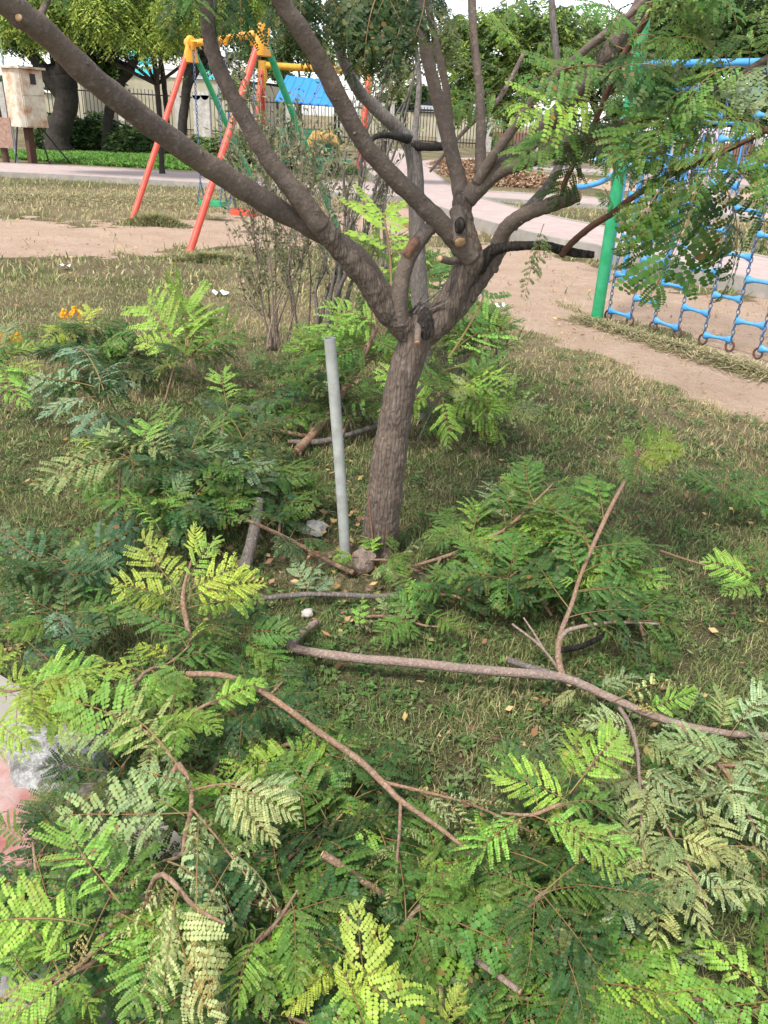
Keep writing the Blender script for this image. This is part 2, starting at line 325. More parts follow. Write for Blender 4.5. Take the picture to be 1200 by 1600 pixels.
# paver material: pink-red concrete blocks with joints
def paver_mat(name, c1, c2, sc, joint, dust=(0.6, 0.56, 0.52), dusty=0.5):
    m = bpy.data.materials.new(name); m.use_nodes = True; n = m.node_tree; N = n.nodes; L = n.links; b = N['Principled BSDF']; b.inputs['Roughness'].default_value = 0.9
    tc = N.new('ShaderNodeTexCoord'); br = N.new('ShaderNodeTexBrick'); br.inputs['Scale'].default_value = sc; br.inputs['Mortar Size'].default_value = 0.012
    br.inputs['Color1'].default_value = (*c1, 1); br.inputs['Color2'].default_value = (*c2, 1); br.inputs['Mortar'].default_value = (*joint, 1)
    br.inputs['Brick Width'].default_value = 0.5; br.inputs['Row Height'].default_value = 0.25
    mp = N.new('ShaderNodeMapping'); mp.inputs['Rotation'].default_value = (0, 0, rad(38)); L.new(tc.outputs['Object'], mp.inputs[0]); L.new(mp.outputs[0], br.inputs['Vector'])
    t = N.new('ShaderNodeTexNoise'); t.inputs['Scale'].default_value = 3.5; t.inputs['Detail'].default_value = 8; t.inputs['Roughness'].default_value = 0.7; L.new(tc.outputs['Object'], t.inputs['Vector'])
    r = N.new('ShaderNodeMapRange'); r.inputs['From Min'].default_value = 0.62 - 0.3 * dusty; r.inputs['From Max'].default_value = 0.8 - 0.2 * dusty; L.new(t.outputs['Fac'], r.inputs['Value'])
    x = N.new('ShaderNodeMix'); x.data_type = 'RGBA'; L.new(r.outputs[0], x.inputs[0]); L.new(br.outputs['Color'], x.inputs[6]); x.inputs[7].default_value = (*dust, 1)
    L.new(x.outputs[2], b.inputs['Base Color'])
    bp = N.new('ShaderNodeBump'); bp.inputs['Strength'].default_value = 0.5; bp.inputs['Distance'].default_value = 0.005; L.new(br.outputs['Fac'], bp.inputs['Height']); bp.invert = True; L.new(bp.outputs[0], b.inputs['Normal'])
    return m
M['paver_far'] = paver_mat('pink_pavers', (0.37, 0.255, 0.23), (0.41, 0.3, 0.275), 4, (0.27, 0.22, 0.2), (0.38, 0.34, 0.31), 0.6)
M['paver_red'] = paver_mat('red_pavers', (0.27, 0.085, 0.075), (0.33, 0.12, 0.1), 5, (0.22, 0.12, 0.1), (0.42, 0.34, 0.31), 0.7)
M['kerb'] = mat('kerb_concrete', (0.29, 0.265, 0.235), 0.95, 0.1, var=0.14, scale=3, col2=(0.42, 0.37, 0.31), contrast=(0.55, 0.8))
def strip(name, Lft, Rgt, z, k=0.12):
    """raised walk between two edge lines (world xy lists); kerb slabs along both edges"""
    n = len(Lft)
    A = [Vector((p.x, p.y, 0)) for p in Lft]; B = [Vector((p.x, p.y, 0)) for p in Rgt]
    a2 = [a + (b - a).normalized() * k for a, b in zip(A, B)]; b2 = [b + (a - b).normalized() * k for a, b in zip(A, B)]
    def slab(mb, p, q, z1):
        vs = []; 
        for u, v in zip(p, q): vs += [(u.x, u.y, z1), (v.x, v.y, z1), (v.x, v.y, -0.1), (u.x, u.y, -0.1)]
        fs = []
        for i in range(len(p) - 1):
            o = i * 4; fs += [(o, o + 1, o + 5, o + 4), (o + 1, o + 2, o + 6, o + 5), (o + 3, o, o + 4, o + 7)]
        fs += [(0, 3, 2, 1), tuple(len(p) * 4 - 4 + j for j in (0, 1, 2, 3))]
        mb.add(vs, fs)
    m1 = MB(); slab(m1, a2, b2, z - 0.012); o = m1.build(name, M['paver_far'], smooth=False); tag(o, kind='structure')
    m2 = MB(); slab(m2, A, a2, z); slab(m2, b2, B, z); o = m2.build(name.replace('path', 'kerb'), M['kerb'], smooth=False); tag(o, kind='structure')
def edge(px, z): return catmull([(g(x, y, z), 0) for x, y in px], 5)[0]
strip('path', edge([(625, 232), (650, 247), (683, 272), (710, 293), (747, 307), (807, 323), (867, 337), (947, 353), (1042, 371), (1200, 400), (1500, 455)], 0.17),
      edge([(560, 240), (570, 262), (600, 285), (655, 312), (743, 340), (787, 352), (860, 370), (933, 383), (1042, 412), (1200, 440), (1500, 510)], 0.17), 0.17)
strip('path', edge([(-300, 243), (-100, 250), (80, 257), (220, 264), (370, 272), (480, 280), (600, 284)], 0.1),
      edge([(-300, 257), (-100, 264), (80, 272), (220, 280), (370, 289), (480, 298), (640, 308)], 0.1), 0.1)
strip('path', edge([(752, 297), (860, 303), (953, 309), (1069, 315), (1200, 328), (1500, 352)], 0.08),
      edge([(752, 308), (860, 315), (953, 321), (1069, 328), (1200, 342), (1500, 372)], 0.08), 0.08, 0.3)
strip('path', edge([(660, 250), (740, 246), (840, 254), (960, 263), (1200, 280), (1500, 300)], 0.08),
      edge([(660, 262), (740, 257), (840, 264), (960, 272), (1200, 292), (1500, 318)], 0.08), 0.08, 0.3)
# paved walk the viewer stands on, at the lower left
def flat_poly(name, px, z, m, thick=0.05, rag=0.0):
    P = [g(x, y, z) if not isinstance(x, str) else None for x, y in px]; mb = MB(); n = len(P)
    mb.add([(p.x, p.y, z) for p in P] + [(p.x, p.y, z - thick) for p in P], [tuple(range(n))] + [(i, i + n, (i + 1) % n + n, (i + 1) % n) for i in range(n)])
    return mb.build(name, m, smooth=False)
def flat_world(name, P, z, m, thick=0.05):
    mb = MB(); n = len(P); mb.add([(x, y, z) for x, y in P] + [(x, y, z - thick) for x, y in P], [tuple(range(n)), ] + [(i, i + n, (i + 1) % n + n, (i + 1) % n) for i in range(n)])
    return mb.build(name, m, smooth=False)
tag(flat_world('pavement', [(-6, 3.2), (-6, -1.5), (3, -1.5), (0.75, 0.1), (-0.02, 0.82), (-0.62, 1.25), (-1.08, 1.62), (-2.4, 2.4)], 0.03, M['paver_red']), kind='structure')
tag(flat_world('pavement', [(-3, 1.16), (-3, -1.5), (1.2, -1.5), (0.75, 0.1), (-0.02, 0.82), (-0.5, 1.16)], 0.036, M['apron'], 0.03), kind='structure')
tag(flat_world('kerb', [(-0.02, 0.82), (0.75, 0.1), (0.83, 0.17), (0.06, 0.92), (-0.55, 1.37), (-1.0, 1.76), (-2.35, 2.55), (-2.4, 2.4), (-1.08, 1.62), (-0.62, 1.25)], 0.045, M['kerb'], 0.08), kind='structure')
def blob(name, c, r, z, m, h=0.02, n=40, seed=1, parent=None):
    """low irregular heap"""
    mb = MB(); vs = [(c[0], c[1], z + h)]; rings = 8
    for k in range(1, rings + 1):
        for j in range(n):
            a = 2 * math.pi * j / n; q = k / rings
            R = q * (1 + 0.35 * mnoise.noise(Vector((math.cos(a) * 1.6, math.sin(a) * 1.6, seed))) + 0.12 * mnoise.noise(Vector((math.cos(a) * 6, math.sin(a) * 6, seed))))
            x, y = c[0] + r[0] * R * math.cos(a), c[1] + r[1] * R * math.sin(a)
            zz = z + h * (1 - q * q) * (1 + 0.7 * mnoise.noise(Vector((x * 14, y * 14, seed)))) + (0.004 if q < 1 else -0.02)
            vs.append((x, y, zz))
    fs = [(0, 1 + j, 1 + (j + 1) % n) for j in range(n)]
    for k in range(rings - 1):
        for j in range(n):
            a = 1 + k * n; fs.append((a + j, a + n + j, a + n + (j + 1) % n, a + (j + 1) % n))
    mb.add(vs, fs); return mb.build(name, m, parent, auto=False)
q = g(115, 1185); tag(blob('lime_spill', (q.x - 0.02, q.y - .02), (0.14, 0.12), 0.046, M['lime'], 0.004, seed=3), 'spilled white lime powder on the pavement edge beneath the fern-like leaves at the left', 'powder spill')
q = g(520, 1580); tag(blob('lime_spill', (q.x, q.y), (0.055, 0.06), 0.046, M['lime'], 0.003, seed=8), 'small patch of spilled white lime powder on the concrete kerb', 'powder spill')

# ------------------------------------------------------------------ grass
def blades(n, ymin, ymax, hmin, hmax, wid, power=1.0, seed=0, extra=None):
    r = np.random.default_rng(seed)
    Y = ymin + (ymax - ymin) * r.random(n) ** power
    X = (r.random(n) - 0.5) * 2 * (0.62 * Y + 0.6)
    if extra is not None: X, Y = extra(r, n)
    P = np.stack([X, Y], 1); s = soil_mask(P); d = dry_mask(P); cl = vnoise(P, 7, 3) * 0.6 + vnoise(P, 19, 4) * 0.4
    keep = (r.random(n) < (1 - 0.97 * s)) & (r.random(n) < 0.25 + 1.3 * (cl - 0.2))
    pl = (P[:, 1] < 1.62 - (P[:, 0] + 1.08) * 0.75) & (P[:, 0] < 0.9)    # no grass on the pavement
    keep &= ~pl
    for (a, b_) in PATHS: keep &= ~((np.abs(P[:, 1] - np.interp(P[:, 0], a[0], a[1])) < b_) & (P[:, 0] > a[0][0]) & (P[:, 0] < a[0][-1]))
    P, s, d, cl = P[keep], s[keep], d[keep], cl[keep]; n = len(P)
    az = r.random(n) * 2 * math.pi; h = (hmin + (hmax - hmin) * r.random(n) ** 1.6) * (0.5 + 0.9 * cl); ln = h * (0.2 + 1.1 * r.random(n))
    w_ = wid * (0.45 + 0.75 * r.random(n)); wa = az + math.pi / 2 + (r.random(n) - .5)
    dx, dy = np.cos(az), np.sin(az); wx, wy = np.cos(wa) * w_ / 2, np.sin(wa) * w_ / 2
    def pt(t, ww, sg):
        return np.stack([P[:, 0] + dx * ln * t ** 1.8 + sg * wx * ww, P[:, 1] + dy * ln * t ** 1.8 + sg * wy * ww, -0.012 + h * (t - 0.25 * t * t * (ln / h))], 1)
    b0, b1, m0, m1, e = pt(0, 1, -1), pt(0, 1, 1), pt(0.55, 0.8, -1), pt(0.55, 0.8, 1), pt(1, 0, 0)
    q1 = np.stack([b0, b1, m1, m0], 1); q2 = np.stack([m0, m1, e, e], 1); q2[:, 3] = (m0 + e) / 2
    dry = r.random(n) < np.clip(d * 1.05 + 0.1 + .25 * (vnoise(P, 2.6, 8) - .4), 0, 1)
    gcol = np.array([0.15, 0.215, 0.075]) * (0.55 + 0.8 * r.random((n, 1))) + np.array([0.05, 0.02, 0.0]) * r.random((n, 1))
    dcol = np.array([0.41, 0.33, 0.18]) * (0.55 + 0.75 * r.random((n, 1))) + np.array([0.0, 0.05, 0.0]) * r.random((n, 1))
    c = np.where(dry[:, None], dcol, gcol)
    return np.concatenate([q1, q2]), np.concatenate([c, c])
def midline(a, b_):
    pts = [((g(*p).x + g(*q).x) / 2, (g(*p).y + g(*q).y) / 2) for p, q in zip(a, b_)]; pts.sort(); return ([p[0] for p in pts], [p[1] for p in pts])
PATHS = [(midline([(-300, 243), (80, 257), (370, 272), (560, 282)], [(-300, 257), (80, 272), (370, 289), (560, 300)]), 1.15),
         (midline([(747, 307), (867, 337), (1042, 371), (1200, 400), (1400, 436)], [(743, 340), (860, 370), (1042, 412), (1200, 440), (1400, 486)]), 1.0)]
parts = [blades(260000, 0.9, 3.8, 0.01, 0.05, 0.003, 0.9, 1), blades(170000, 3.6, 8.0, 0.018, 0.06, 0.0055, 0.9, 2), blades(90000, 7.5, 22.0, 0.035, 0.11, 0.016, 0.9, 3)]
V = np.concatenate([p[0] for p in parts]); T = np.concatenate([p[1] for p in parts])
tag(numpy_mesh('grass', V, 4, M['grass'], T), kind='stuff')

R = np.random.default_rng(21); nc = 2600; cY = 1.0 + 5.2 * R.random(nc); cX = (R.random(nc) - .5) * 1.3 * cY; Pc = np.stack([cX, cY], 1)
kp = (soil_mask(Pc) < .3) & ~((Pc[:, 1] < 1.7 - (Pc[:, 0] + 1.08) * .75) & (Pc[:, 0] < .9)); Pc = Pc[kp]; nc = len(Pc); m_ = 16
cr_ = .02 + .05 * R.random((nc, 1)); aa = R.random((nc, m_)) * 6.28; qq_ = np.sqrt(R.random((nc, m_))) * cr_; px_ = Pc[:, :1] + qq_ * np.cos(aa); py_ = Pc[:, 1:] + qq_ * np.sin(aa); pz_ = .004 + (.035 * R.random((nc, m_))) * (1 - qq_ / (cr_ * 1.2))
b2 = R.random((nc, m_)) * 6.28; ll_ = .006 + .008 * R.random((nc, m_)); U_ = np.stack([np.cos(b2) * ll_, np.sin(b2) * ll_, (R.random((nc, m_)) - .3) * ll_], -1).reshape(-1, 3); V_2 = np.stack([-np.sin(b2) * ll_ * .45, np.cos(b2) * ll_ * .45, (R.random((nc, m_)) - .5) * ll_ * .6], -1).reshape(-1, 3)
Pw = np.stack([px_, py_, pz_], -1).reshape(-1, 3); cw = np.repeat(np.array([[.07, .15, .035], [.11, .19, .05], [.15, .2, .08], [.05, .11, .03]])[R.integers(0, 4, nc)], m_, 0) * (.7 + .6 * R.random((nc * m_, 1)))
tag(numpy_mesh('ground_weeds', np.stack([Pw - U_, Pw + V_2, Pw + U_, Pw - V_2], 1), 4, M['grass'], cw), kind='stuff')
def tuft(name, label, c, r, n, h, col, group=None, cat='grass tuft', wid=0.006, rag=0.5):
    R = np.random.default_rng(int(abs(c[0] * 100) + abs(c[1] * 37))); a = R.random(n) * 6.28; q = R.random(n) ** (.5 if n > 9000 else .85) * (1 if n > 9000 else 1.25 * (1 + .3 * np.sin(a * 3 + c[0])))
    bx, by = c[0] + r[0] * q * np.cos(a), c[1] + r[1] * q * np.sin(a); az = R.random(n) * 6.28; hh = h * (0.4 + 0.7 * R.random(n)) * np.maximum(.15, 1.1 - 0.6 * q); ln = hh * (0.2 + 1.3 * R.random(n))
    w_ = wid * (0.6 + 0.8 * R.random(n))
    def pt(t, ww, s): return np.stack([bx + np.cos(az) * ln * t ** 1.7 - s * np.sin(az) * w_ * ww, by + np.sin(az) * ln * t ** 1.7 + s * np.cos(az) * w_ * ww, -0.01 + hh * (t - 0.3 * t * t)], 1)
    b0, b1, m0, m1, e = pt(0, 1, -1), pt(0, 1, 1), pt(.55, .8, -1), pt(.55, .8, 1), pt(1, 0, 0)
    Vq = np.concatenate([np.stack([b0, b1, m1, m0], 1), np.stack([m0, m1, e, (m0 + e) / 2], 1)])
    cc = np.array(col) * (0.55 + 0.85 * R.random((n, 1))); cc = np.where(R.random((n, 1)) < rag, cc, np.array([0.33, 0.27, 0.13]) * (0.6 + 0.6 * R.random((n, 1))))
    o = numpy_mesh(name, Vq, 4, M['grass'], np.concatenate([cc, cc])); tag(o, label, cat, group); return o
for px, py, rx, ry, h, lab in ((240, 350, .4, .28, .26, 'shaggy green grass tuft beside the foot of the farther red swing leg'),
                            (330, 407, .55, .2, .16, 'low green grass tuft beside the foot of the nearer red swing leg')):
    q = g(px, py); tuft('grass_tuft', lab, (q.x, q.y), (rx, ry), 1700, h, (0.19, 0.24, 0.1), 'tufts at the swing legs', wid=.008)
q = g(275, 254); o = tuft('long_grass', None, (q.x, q.y), (6.0, 3.0), 42000, 0.3, (0.12, 0.26, 0.045), rag=0.97, wid=0.026); del o['category']; o.name = 'lawn_grass'; tag(o, kind='stuff')
q = g(1120, 262); o = tuft('long_grass', None, (q.x, q.y), (9, 2.2), 15000, 0.5, (0.1, 0.22, 0.04), rag=0.95, wid=0.022); del o['category']; o.name = 'lawn_grass'; tag(o, kind='stuff')
# cut hay lying under the climbing net
Vh, Th = [], []
R = np.random.default_rng(44)
for (ax, ay), (bx, by), n, sprd, hgt in (((900, 495), (1030, 535), 1300, .09, .03), ((1030, 535), (1220, 592), 2400, .1, .04), ((-50, 305), (480, 318), 14000, .7, .05)):
    A, B = g(ax, ay), g(bx, by); t = R.random(n); d = np.array([B.x - A.x, B.y - A.y]); nrm = np.array([-d[1], d[0]]) / np.linalg.norm(d)
    off = R.normal(0, sprd, n); c = np.array([A.x, A.y]) + t[:, None] * d + nrm * off[:, None]; z = hgt * np.exp(-(off / sprd) ** 2) * R.random(n)
    a = R.random(n) * 6.28; l = 0.03 + 0.09 * R.random(n); e = np.stack([np.cos(a) * l, np.sin(a) * l, (R.random(n) - .4) * .05], 1); p = np.column_stack([c, z])
    wv = np.stack([-np.sin(a), np.cos(a), np.zeros(n)], 1) * (.003 if sprd < .5 else .006)
    Vh.append(np.stack([p - wv, p + wv, p + e + wv, p + e - wv], 1)); cc = np.where(R.random((n, 1)) < .45, np.array([[.2, .21, .09]]), np.array([[.42, .34, .2]])) * (.6 + .7 * R.random((n, 1))); Th.append(cc)
tag(numpy_mesh('cut_grass', np.concatenate(Vh), 4, M['grass'], np.concatenate(Th)), kind='stuff')
# dead leaves strewn on the ground
n = 1500; R = np.random.default_rng(9)
Y = .9 + 9 * R.random(n) ** 1.1; X = (R.random(n) - .5) * 1.25 * Y
P = np.stack([X, Y], 1); extra = np.column_stack([-.25 + .5 * R.normal(0, 1, 400) * .4, 2.75 + .35 * R.normal(0, 1, 400)]); P = np.concatenate([P, extra]); n = len(P)
far_ = np.stack([(R.random(600) - .5) * 14, 6.5 + 9 * R.random(600)], 1); P = np.concatenate([P, far_]); n = len(P)
a = R.random(n) * 6.28; l = (.006 + .014 * R.random(n)) * np.where(P[:, 1] > 6.5, 1.3, 1); z = .004 + .02 * R.random(n); u = np.stack([np.cos(a) * l, np.sin(a) * l, (R.random(n) - .5) * l], 1); v = np.stack([-np.sin(a) * l * .5, np.cos(a) * l * .5, (R.random(n) - .5) * l * .8], 1)
p = np.column_stack([P, z]); cc = np.array([[.3, .16, .08], [.42, .28, .14], [.34, .24, .09], [.2, .11, .07]])[R.integers(0, 4, n)] * (.6 + .6 * R.random((n, 1)))
tag(numpy_mesh('leaf_litter', np.stack([p - u, p + v, p + u, p - v], 1), 4, M['litter'], cc), kind='stuff')

# ------------------------------------------------------------------ compound leaves (shared shapes, unit length along +X)
def leaf_proto(seed, npin=13, nl=15, arch=0.12, vee=0.25, droop=0.5, width=0.36, lw=0.42, curl=0.0, ragged=0.0, gap=1.0, fwd=0.25, wilt=0.0):
    r = random.Random(seed); mb = MB(); bend = r.uniform(-.16, .16); s2 = r.uniform(-.05, .05)
    def rp(t): return Vector((t - 0.02 * math.sin(6 * t), 0.03 * math.sin(t * 4 + seed) * t + bend * 4 * t * (1 - t) * .5, arch * 4 * t * (1 - t)))
    pts = [rp(i / 14) for i in range(15)]; mb.m = 1
    mb.tube(pts, [0.0065 * (1 - 0.75 * i / 14) for i in range(15)], 5, cap=False); mb.m = 0
    for i in range(npin):
        t = 0.16 + 0.83 * (i + 0.5) / npin; base = rp(t)
        prof = (0.62 + 0.38 * math.sin(math.pi * min(1, (t - 0.1) / 0.9 * 1.15))) * (1 - 0.62 * max(0, t - 0.62) / 0.38)
        for sgn in (-1, 1):
            if r.random() < ragged: continue
            Lp = width * prof * (0.8 + 0.32 * r.random()) * (1 - 0.35 * wilt * r.random())
            a0 = rad(68 - 30 * t) + r.uniform(-.15, .15)
            up = vee * (1 + .7 * r.uniform(-1, 1)) + r.uniform(-.12, .12); dr = droop * (1 + .8 * r.uniform(-1, 1)) + (1.1 if r.random() < .07 else 0); tw = curl * r.uniform(-1, 1) + sgn * curl * .4
            k = max(5, int(nl * (0.55 + 0.45 * prof))); prev = base; P = []
            for j in range(k + 1):
                s = j / k; ang = a0 - fwd * s * (0.6 + 0.8 * t)
                el = up - dr * s * 1.6
                d = Vector((math.cos(ang) * math.cos(el), sgn * math.sin(ang) * math.cos(el), math.sin(el)))
                if j: prev = prev + d * (Lp / k)
                P.append((prev.copy(), d))
            mb.m = 1
            if Lp > .1:
                w0 = 0.0022; q0 = [p for p, _ in P]; mb.add([q0[0] + Vector((w0, 0, .001)), q0[0] - Vector((w0, 0, -.001)), q0[-1] - Vector((w0 * .3, 0, 0)), q0[-1] + Vector((w0 * .3, 0, 0)), q0[len(q0) // 2] + Vector((w0, 0, .001)), q0[len(q0) // 2] - Vector((w0, 0, -.001))], [(0, 1, 5, 4), (4, 5, 2, 3)])
            mb.m = 0
            sp = Lp / k
            for j in range(1, k + 1):
                p, d = P[j]; d = d.normalized(); side = Vector((-d.y, d.x, 0)); side = (side / side.length) if side.length > 1e-4 else Vector((0, 1, 0)); nrm = d.cross(side)
                e = 0.6 + 0.4 * math.sin(math.pi * min(1.0, (j + 1) / k * 0.9)); 
                for q in (-1, 1):
                    if ragged and r.random() < ragged * .6: continue
                    ll = sp * 1.32 * gap * e * (0.85 + .3 * r.random()) * (1.0 if lw > .3 else 1.25); ww = ll * lw * (1.28 if lw < .421 or lw == .44 else 1.05)
                    til = r.uniform(-.35, .35) + tw; fold = (r.uniform(.0, .35) + wilt * r.uniform(.2, 1.1)) * -1
                    u = (side * q * math.cos(fold) + nrm * math.sin(fold) + d * (0.28 + .15 * r.random())).normalized()
                    v = (d * math.cos(til) + nrm * math.sin(til)); v = (v - u * v.dot(u)).normalized()
                    mb.add([p, p + u * ll * .18 + v * ww * .62, p + u * ll * .62 + v * ww * .8, p + u * ll * .97 + v * ww * .3, p + u * ll * .97 - v * ww * .35, p + u * ll * .55 - v * ww * .8, p + u * ll * .15 - v * ww * .55],
                           [(0, 1, 2, 3, 4, 5, 6) if q > 0 else (0, 6, 5, 4, 3, 2, 1)])
    me_o = mb.build('leaf', [M['leaf'], M['rachis']], auto=False, smooth=False); me = me_o.data; bpy.data.objects.remove(me_o)
    nr = np.random.default_rng(seed); nv = len(me.vertices); var = np.zeros((nv, 4), dtype=np.float32); var[:, 0] = .5; var[:, 3] = 1; co_ = np.array(mb.v); pn = nr.random(64); yp = nr.random(64) ** 4 * .8
    for f_, mi_ in zip(mb.f, mb.mi):
        if mi_: continue
        x, y = co_[f_[0]][0], co_[f_[0]][1]; pi_ = int((x * .9 - abs(y) * .35 + 1) * npin) % 32 + (32 if y > 0 else 0); edge = min(1, abs(y) / .33)
        v0 = min(1, max(0, .25 + .35 * pn[pi_] + .4 * nr.random())); v1 = min(1, yp[pi_] * edge + (.5 if nr.random() < .03 else 0)); v2 = (.8 if nr.random() < .015 + .25 * wilt * edge ** 2 else 0)
        for i in f_: var[i, :3] = (v0, v1 * .7, v2)
    a_ = me.color_attributes.new('var', 'FLOAT_COLOR', 'POINT'); a_.data.foreach_set('color', var.ravel()); return me
LP = {
 'flat': [leaf_proto(1, 10, 12, .07, .12, .25, .36), leaf_proto(2, 11, 13, .1, .18, .35, .34), leaf_proto(3, 9, 12, .06, .1, .3, .4)],
 'fern': [leaf_proto(4, 11, 14, .09, .35, .35, .34, lw=.44), leaf_proto(5, 12, 13, .14, .5, .5, .31), leaf_proto(6, 10, 14, .12, .3, .4, .38)],
 'droop': [leaf_proto(7, 10, 13, .16, .1, .95, .37), leaf_proto(8, 11, 12, .2, .0, 1.2, .35), leaf_proto(9, 9, 13, .14, .15, .8, .4)],
 'open': [leaf_proto(10, 9, 12, .08, .12, .4, .38, lw=.45, gap=1.2, ragged=.05), leaf_proto(11, 10, 12, .12, .25, .55, .36, lw=.45, gap=1.2, ragged=.08), leaf_proto(15, 8, 11, .1, .2, .5, .4, lw=.45, gap=1.2, ragged=.05)],
 'wilt': [leaf_proto(12, 8, 10, .1, .1, .9, .32, lw=.5, curl=.6, ragged=.15, wilt=.9), leaf_proto(13, 9, 11, .16, -.2, .9, .32, lw=.45, curl=.8, ragged=.2, wilt=.8), leaf_proto(14, 8, 10, .12, .2, .6, .36, lw=.48, curl=.5, ragged=.12, wilt=.6)],
}
for kk, base_ in (('flat', dict(npin=10, nl=12, arch=.1, vee=.15, droop=.45, width=.36)), ('fern', dict(npin=11, nl=13, arch=.14, vee=.3, droop=.55, width=.35)), ('droop', dict(npin=11, nl=15, arch=.2, vee=.05, droop=1.0, width=.37)), ('open', dict(npin=8, nl=11, arch=.12, vee=.2, droop=.6, width=.39, lw=.46, gap=1.2)), ('wilt', dict(npin=9, nl=10, arch=.15, vee=-.1, droop=.9, width=.33, lw=.47, curl=.7, wilt=.8))):
    for sd3 in (41, 42, 43): LP[kk].append(leaf_proto(sd3 + len(kk) * 10, ragged=.16 if kk == 'wilt' else .1, **base_))
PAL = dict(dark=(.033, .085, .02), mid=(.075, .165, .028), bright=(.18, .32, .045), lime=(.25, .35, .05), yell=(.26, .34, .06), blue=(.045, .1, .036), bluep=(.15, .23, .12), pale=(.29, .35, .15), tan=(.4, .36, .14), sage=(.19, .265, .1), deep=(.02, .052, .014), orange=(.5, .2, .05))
LR = random.Random(5)
def put_leaf(parent, B, T, kind, col, normal=None, roll=None, scale_w=1.0, jit=.16):
    """one compound leaf from base B to tip T"""
    X = (T - B); Ln = X.length; X = X / Ln; nrm = Vector(normal) if normal else Vector((LR.uniform(-.6, .6), LR.uniform(-.8, .45), 1))
    Zv = nrm - X * nrm.dot(X)
    if Zv.length < .05: Zv = Vector((0, -1, .3)) - X * X.dot(Vector((0, -1, .3)))
    Zv.normalize(); Yv = Zv.cross(X)
    o = bpy.data.objects.new('leaf', LR.choice(LP[kind])); COL.objects.link(o)
    off = Vector(parent['_o']) if parent else Vector((0, 0, 0)); B2 = B - off; sy = scale_w * (1 if LR.random() < .5 else -1)
    rm = Matrix((X, Yv * 1, Zv)).transposed(); rr = Matrix.Rotation(roll if roll is not None else LR.uniform(-.4, .4), 3, 'X'); rm = rm @ rr
    m = rm.to_4x4(); m.translation = B2; sc = Matrix.Diagonal((Ln, Ln * abs(sy), Ln, 1)); o.matrix_local = m @ sc
    if parent: o.parent = parent; o.matrix_local = m @ sc
    c = PAL[col] if isinstance(col, str) else col; k = 1 + LR.uniform(-jit, jit) * 1.3; y = LR.uniform(-jit, jit)
    o.color = (max(.01, c[0] * k * (1 + y * .9)), c[1] * k, max(.01, c[2] * k * (1 - y)), 1); return o
def px_leaf(parent, b, t, kind='flat', col='mid', roll=None, normal=None, sw=1.0):
    return put_leaf(parent, g(*b), g(*t), kind, col, normal, roll, sw)

# ------------------------------------------------------------------ the pruned tree
FK = g(590, 862)
tree = thing('pruned_tree', 'brown-barked pruned tree with spreading cut limbs standing beside the grey plastic pipe', 'tree', tuple(FK))
def limb_pts(L):
    """L: (px, py, Y, width px)"""
    return [(at(x, y, Y), wd / 2 * mpp(at(x, y, Y))) for x, y, Y, wd in L]
def limb(L, n=14, rough=.12, seed=0, sub=8):
    p, r = catmull(limb_pts(L), sub); return p, [q * .94 for q in r]
mb = MB(); sd_ = 0
TR = [
 # trunk
 [(584, 880, 2.74, 68), (590, 850, 2.74, 61), (598, 800, 2.74, 58), (606, 730, 2.74, 56), (616, 660, 2.75, 54), (628, 600, 2.75, 52), (642, 550, 2.76, 56), (652, 515, 2.77, 58), (655, 490, 2.78, 40)],
 # left fork
 [(648, 530, 2.76, 44), (625, 505, 2.74, 44), (597, 475, 2.7, 42), (575, 440, 2.67, 39), (550, 410, 2.64, 38), (520, 375, 2.6, 37), (483, 330, 2.55, 36)],
 # right fork
 [(655, 528, 2.78, 50), (685, 500, 2.78, 46), (705, 465, 2.79, 44), (722, 430, 2.8, 42), (735, 405, 2.8, 44), (728, 372, 2.8, 40), (722, 335, 2.82, 34), (724, 300, 2.84, 32)],
 [(668, 520, 2.8, 40), (700, 495, 2.82, 38), (735, 455, 2.85, 34), (765, 410, 2.88, 32), (785, 380, 2.9, 28)],
]
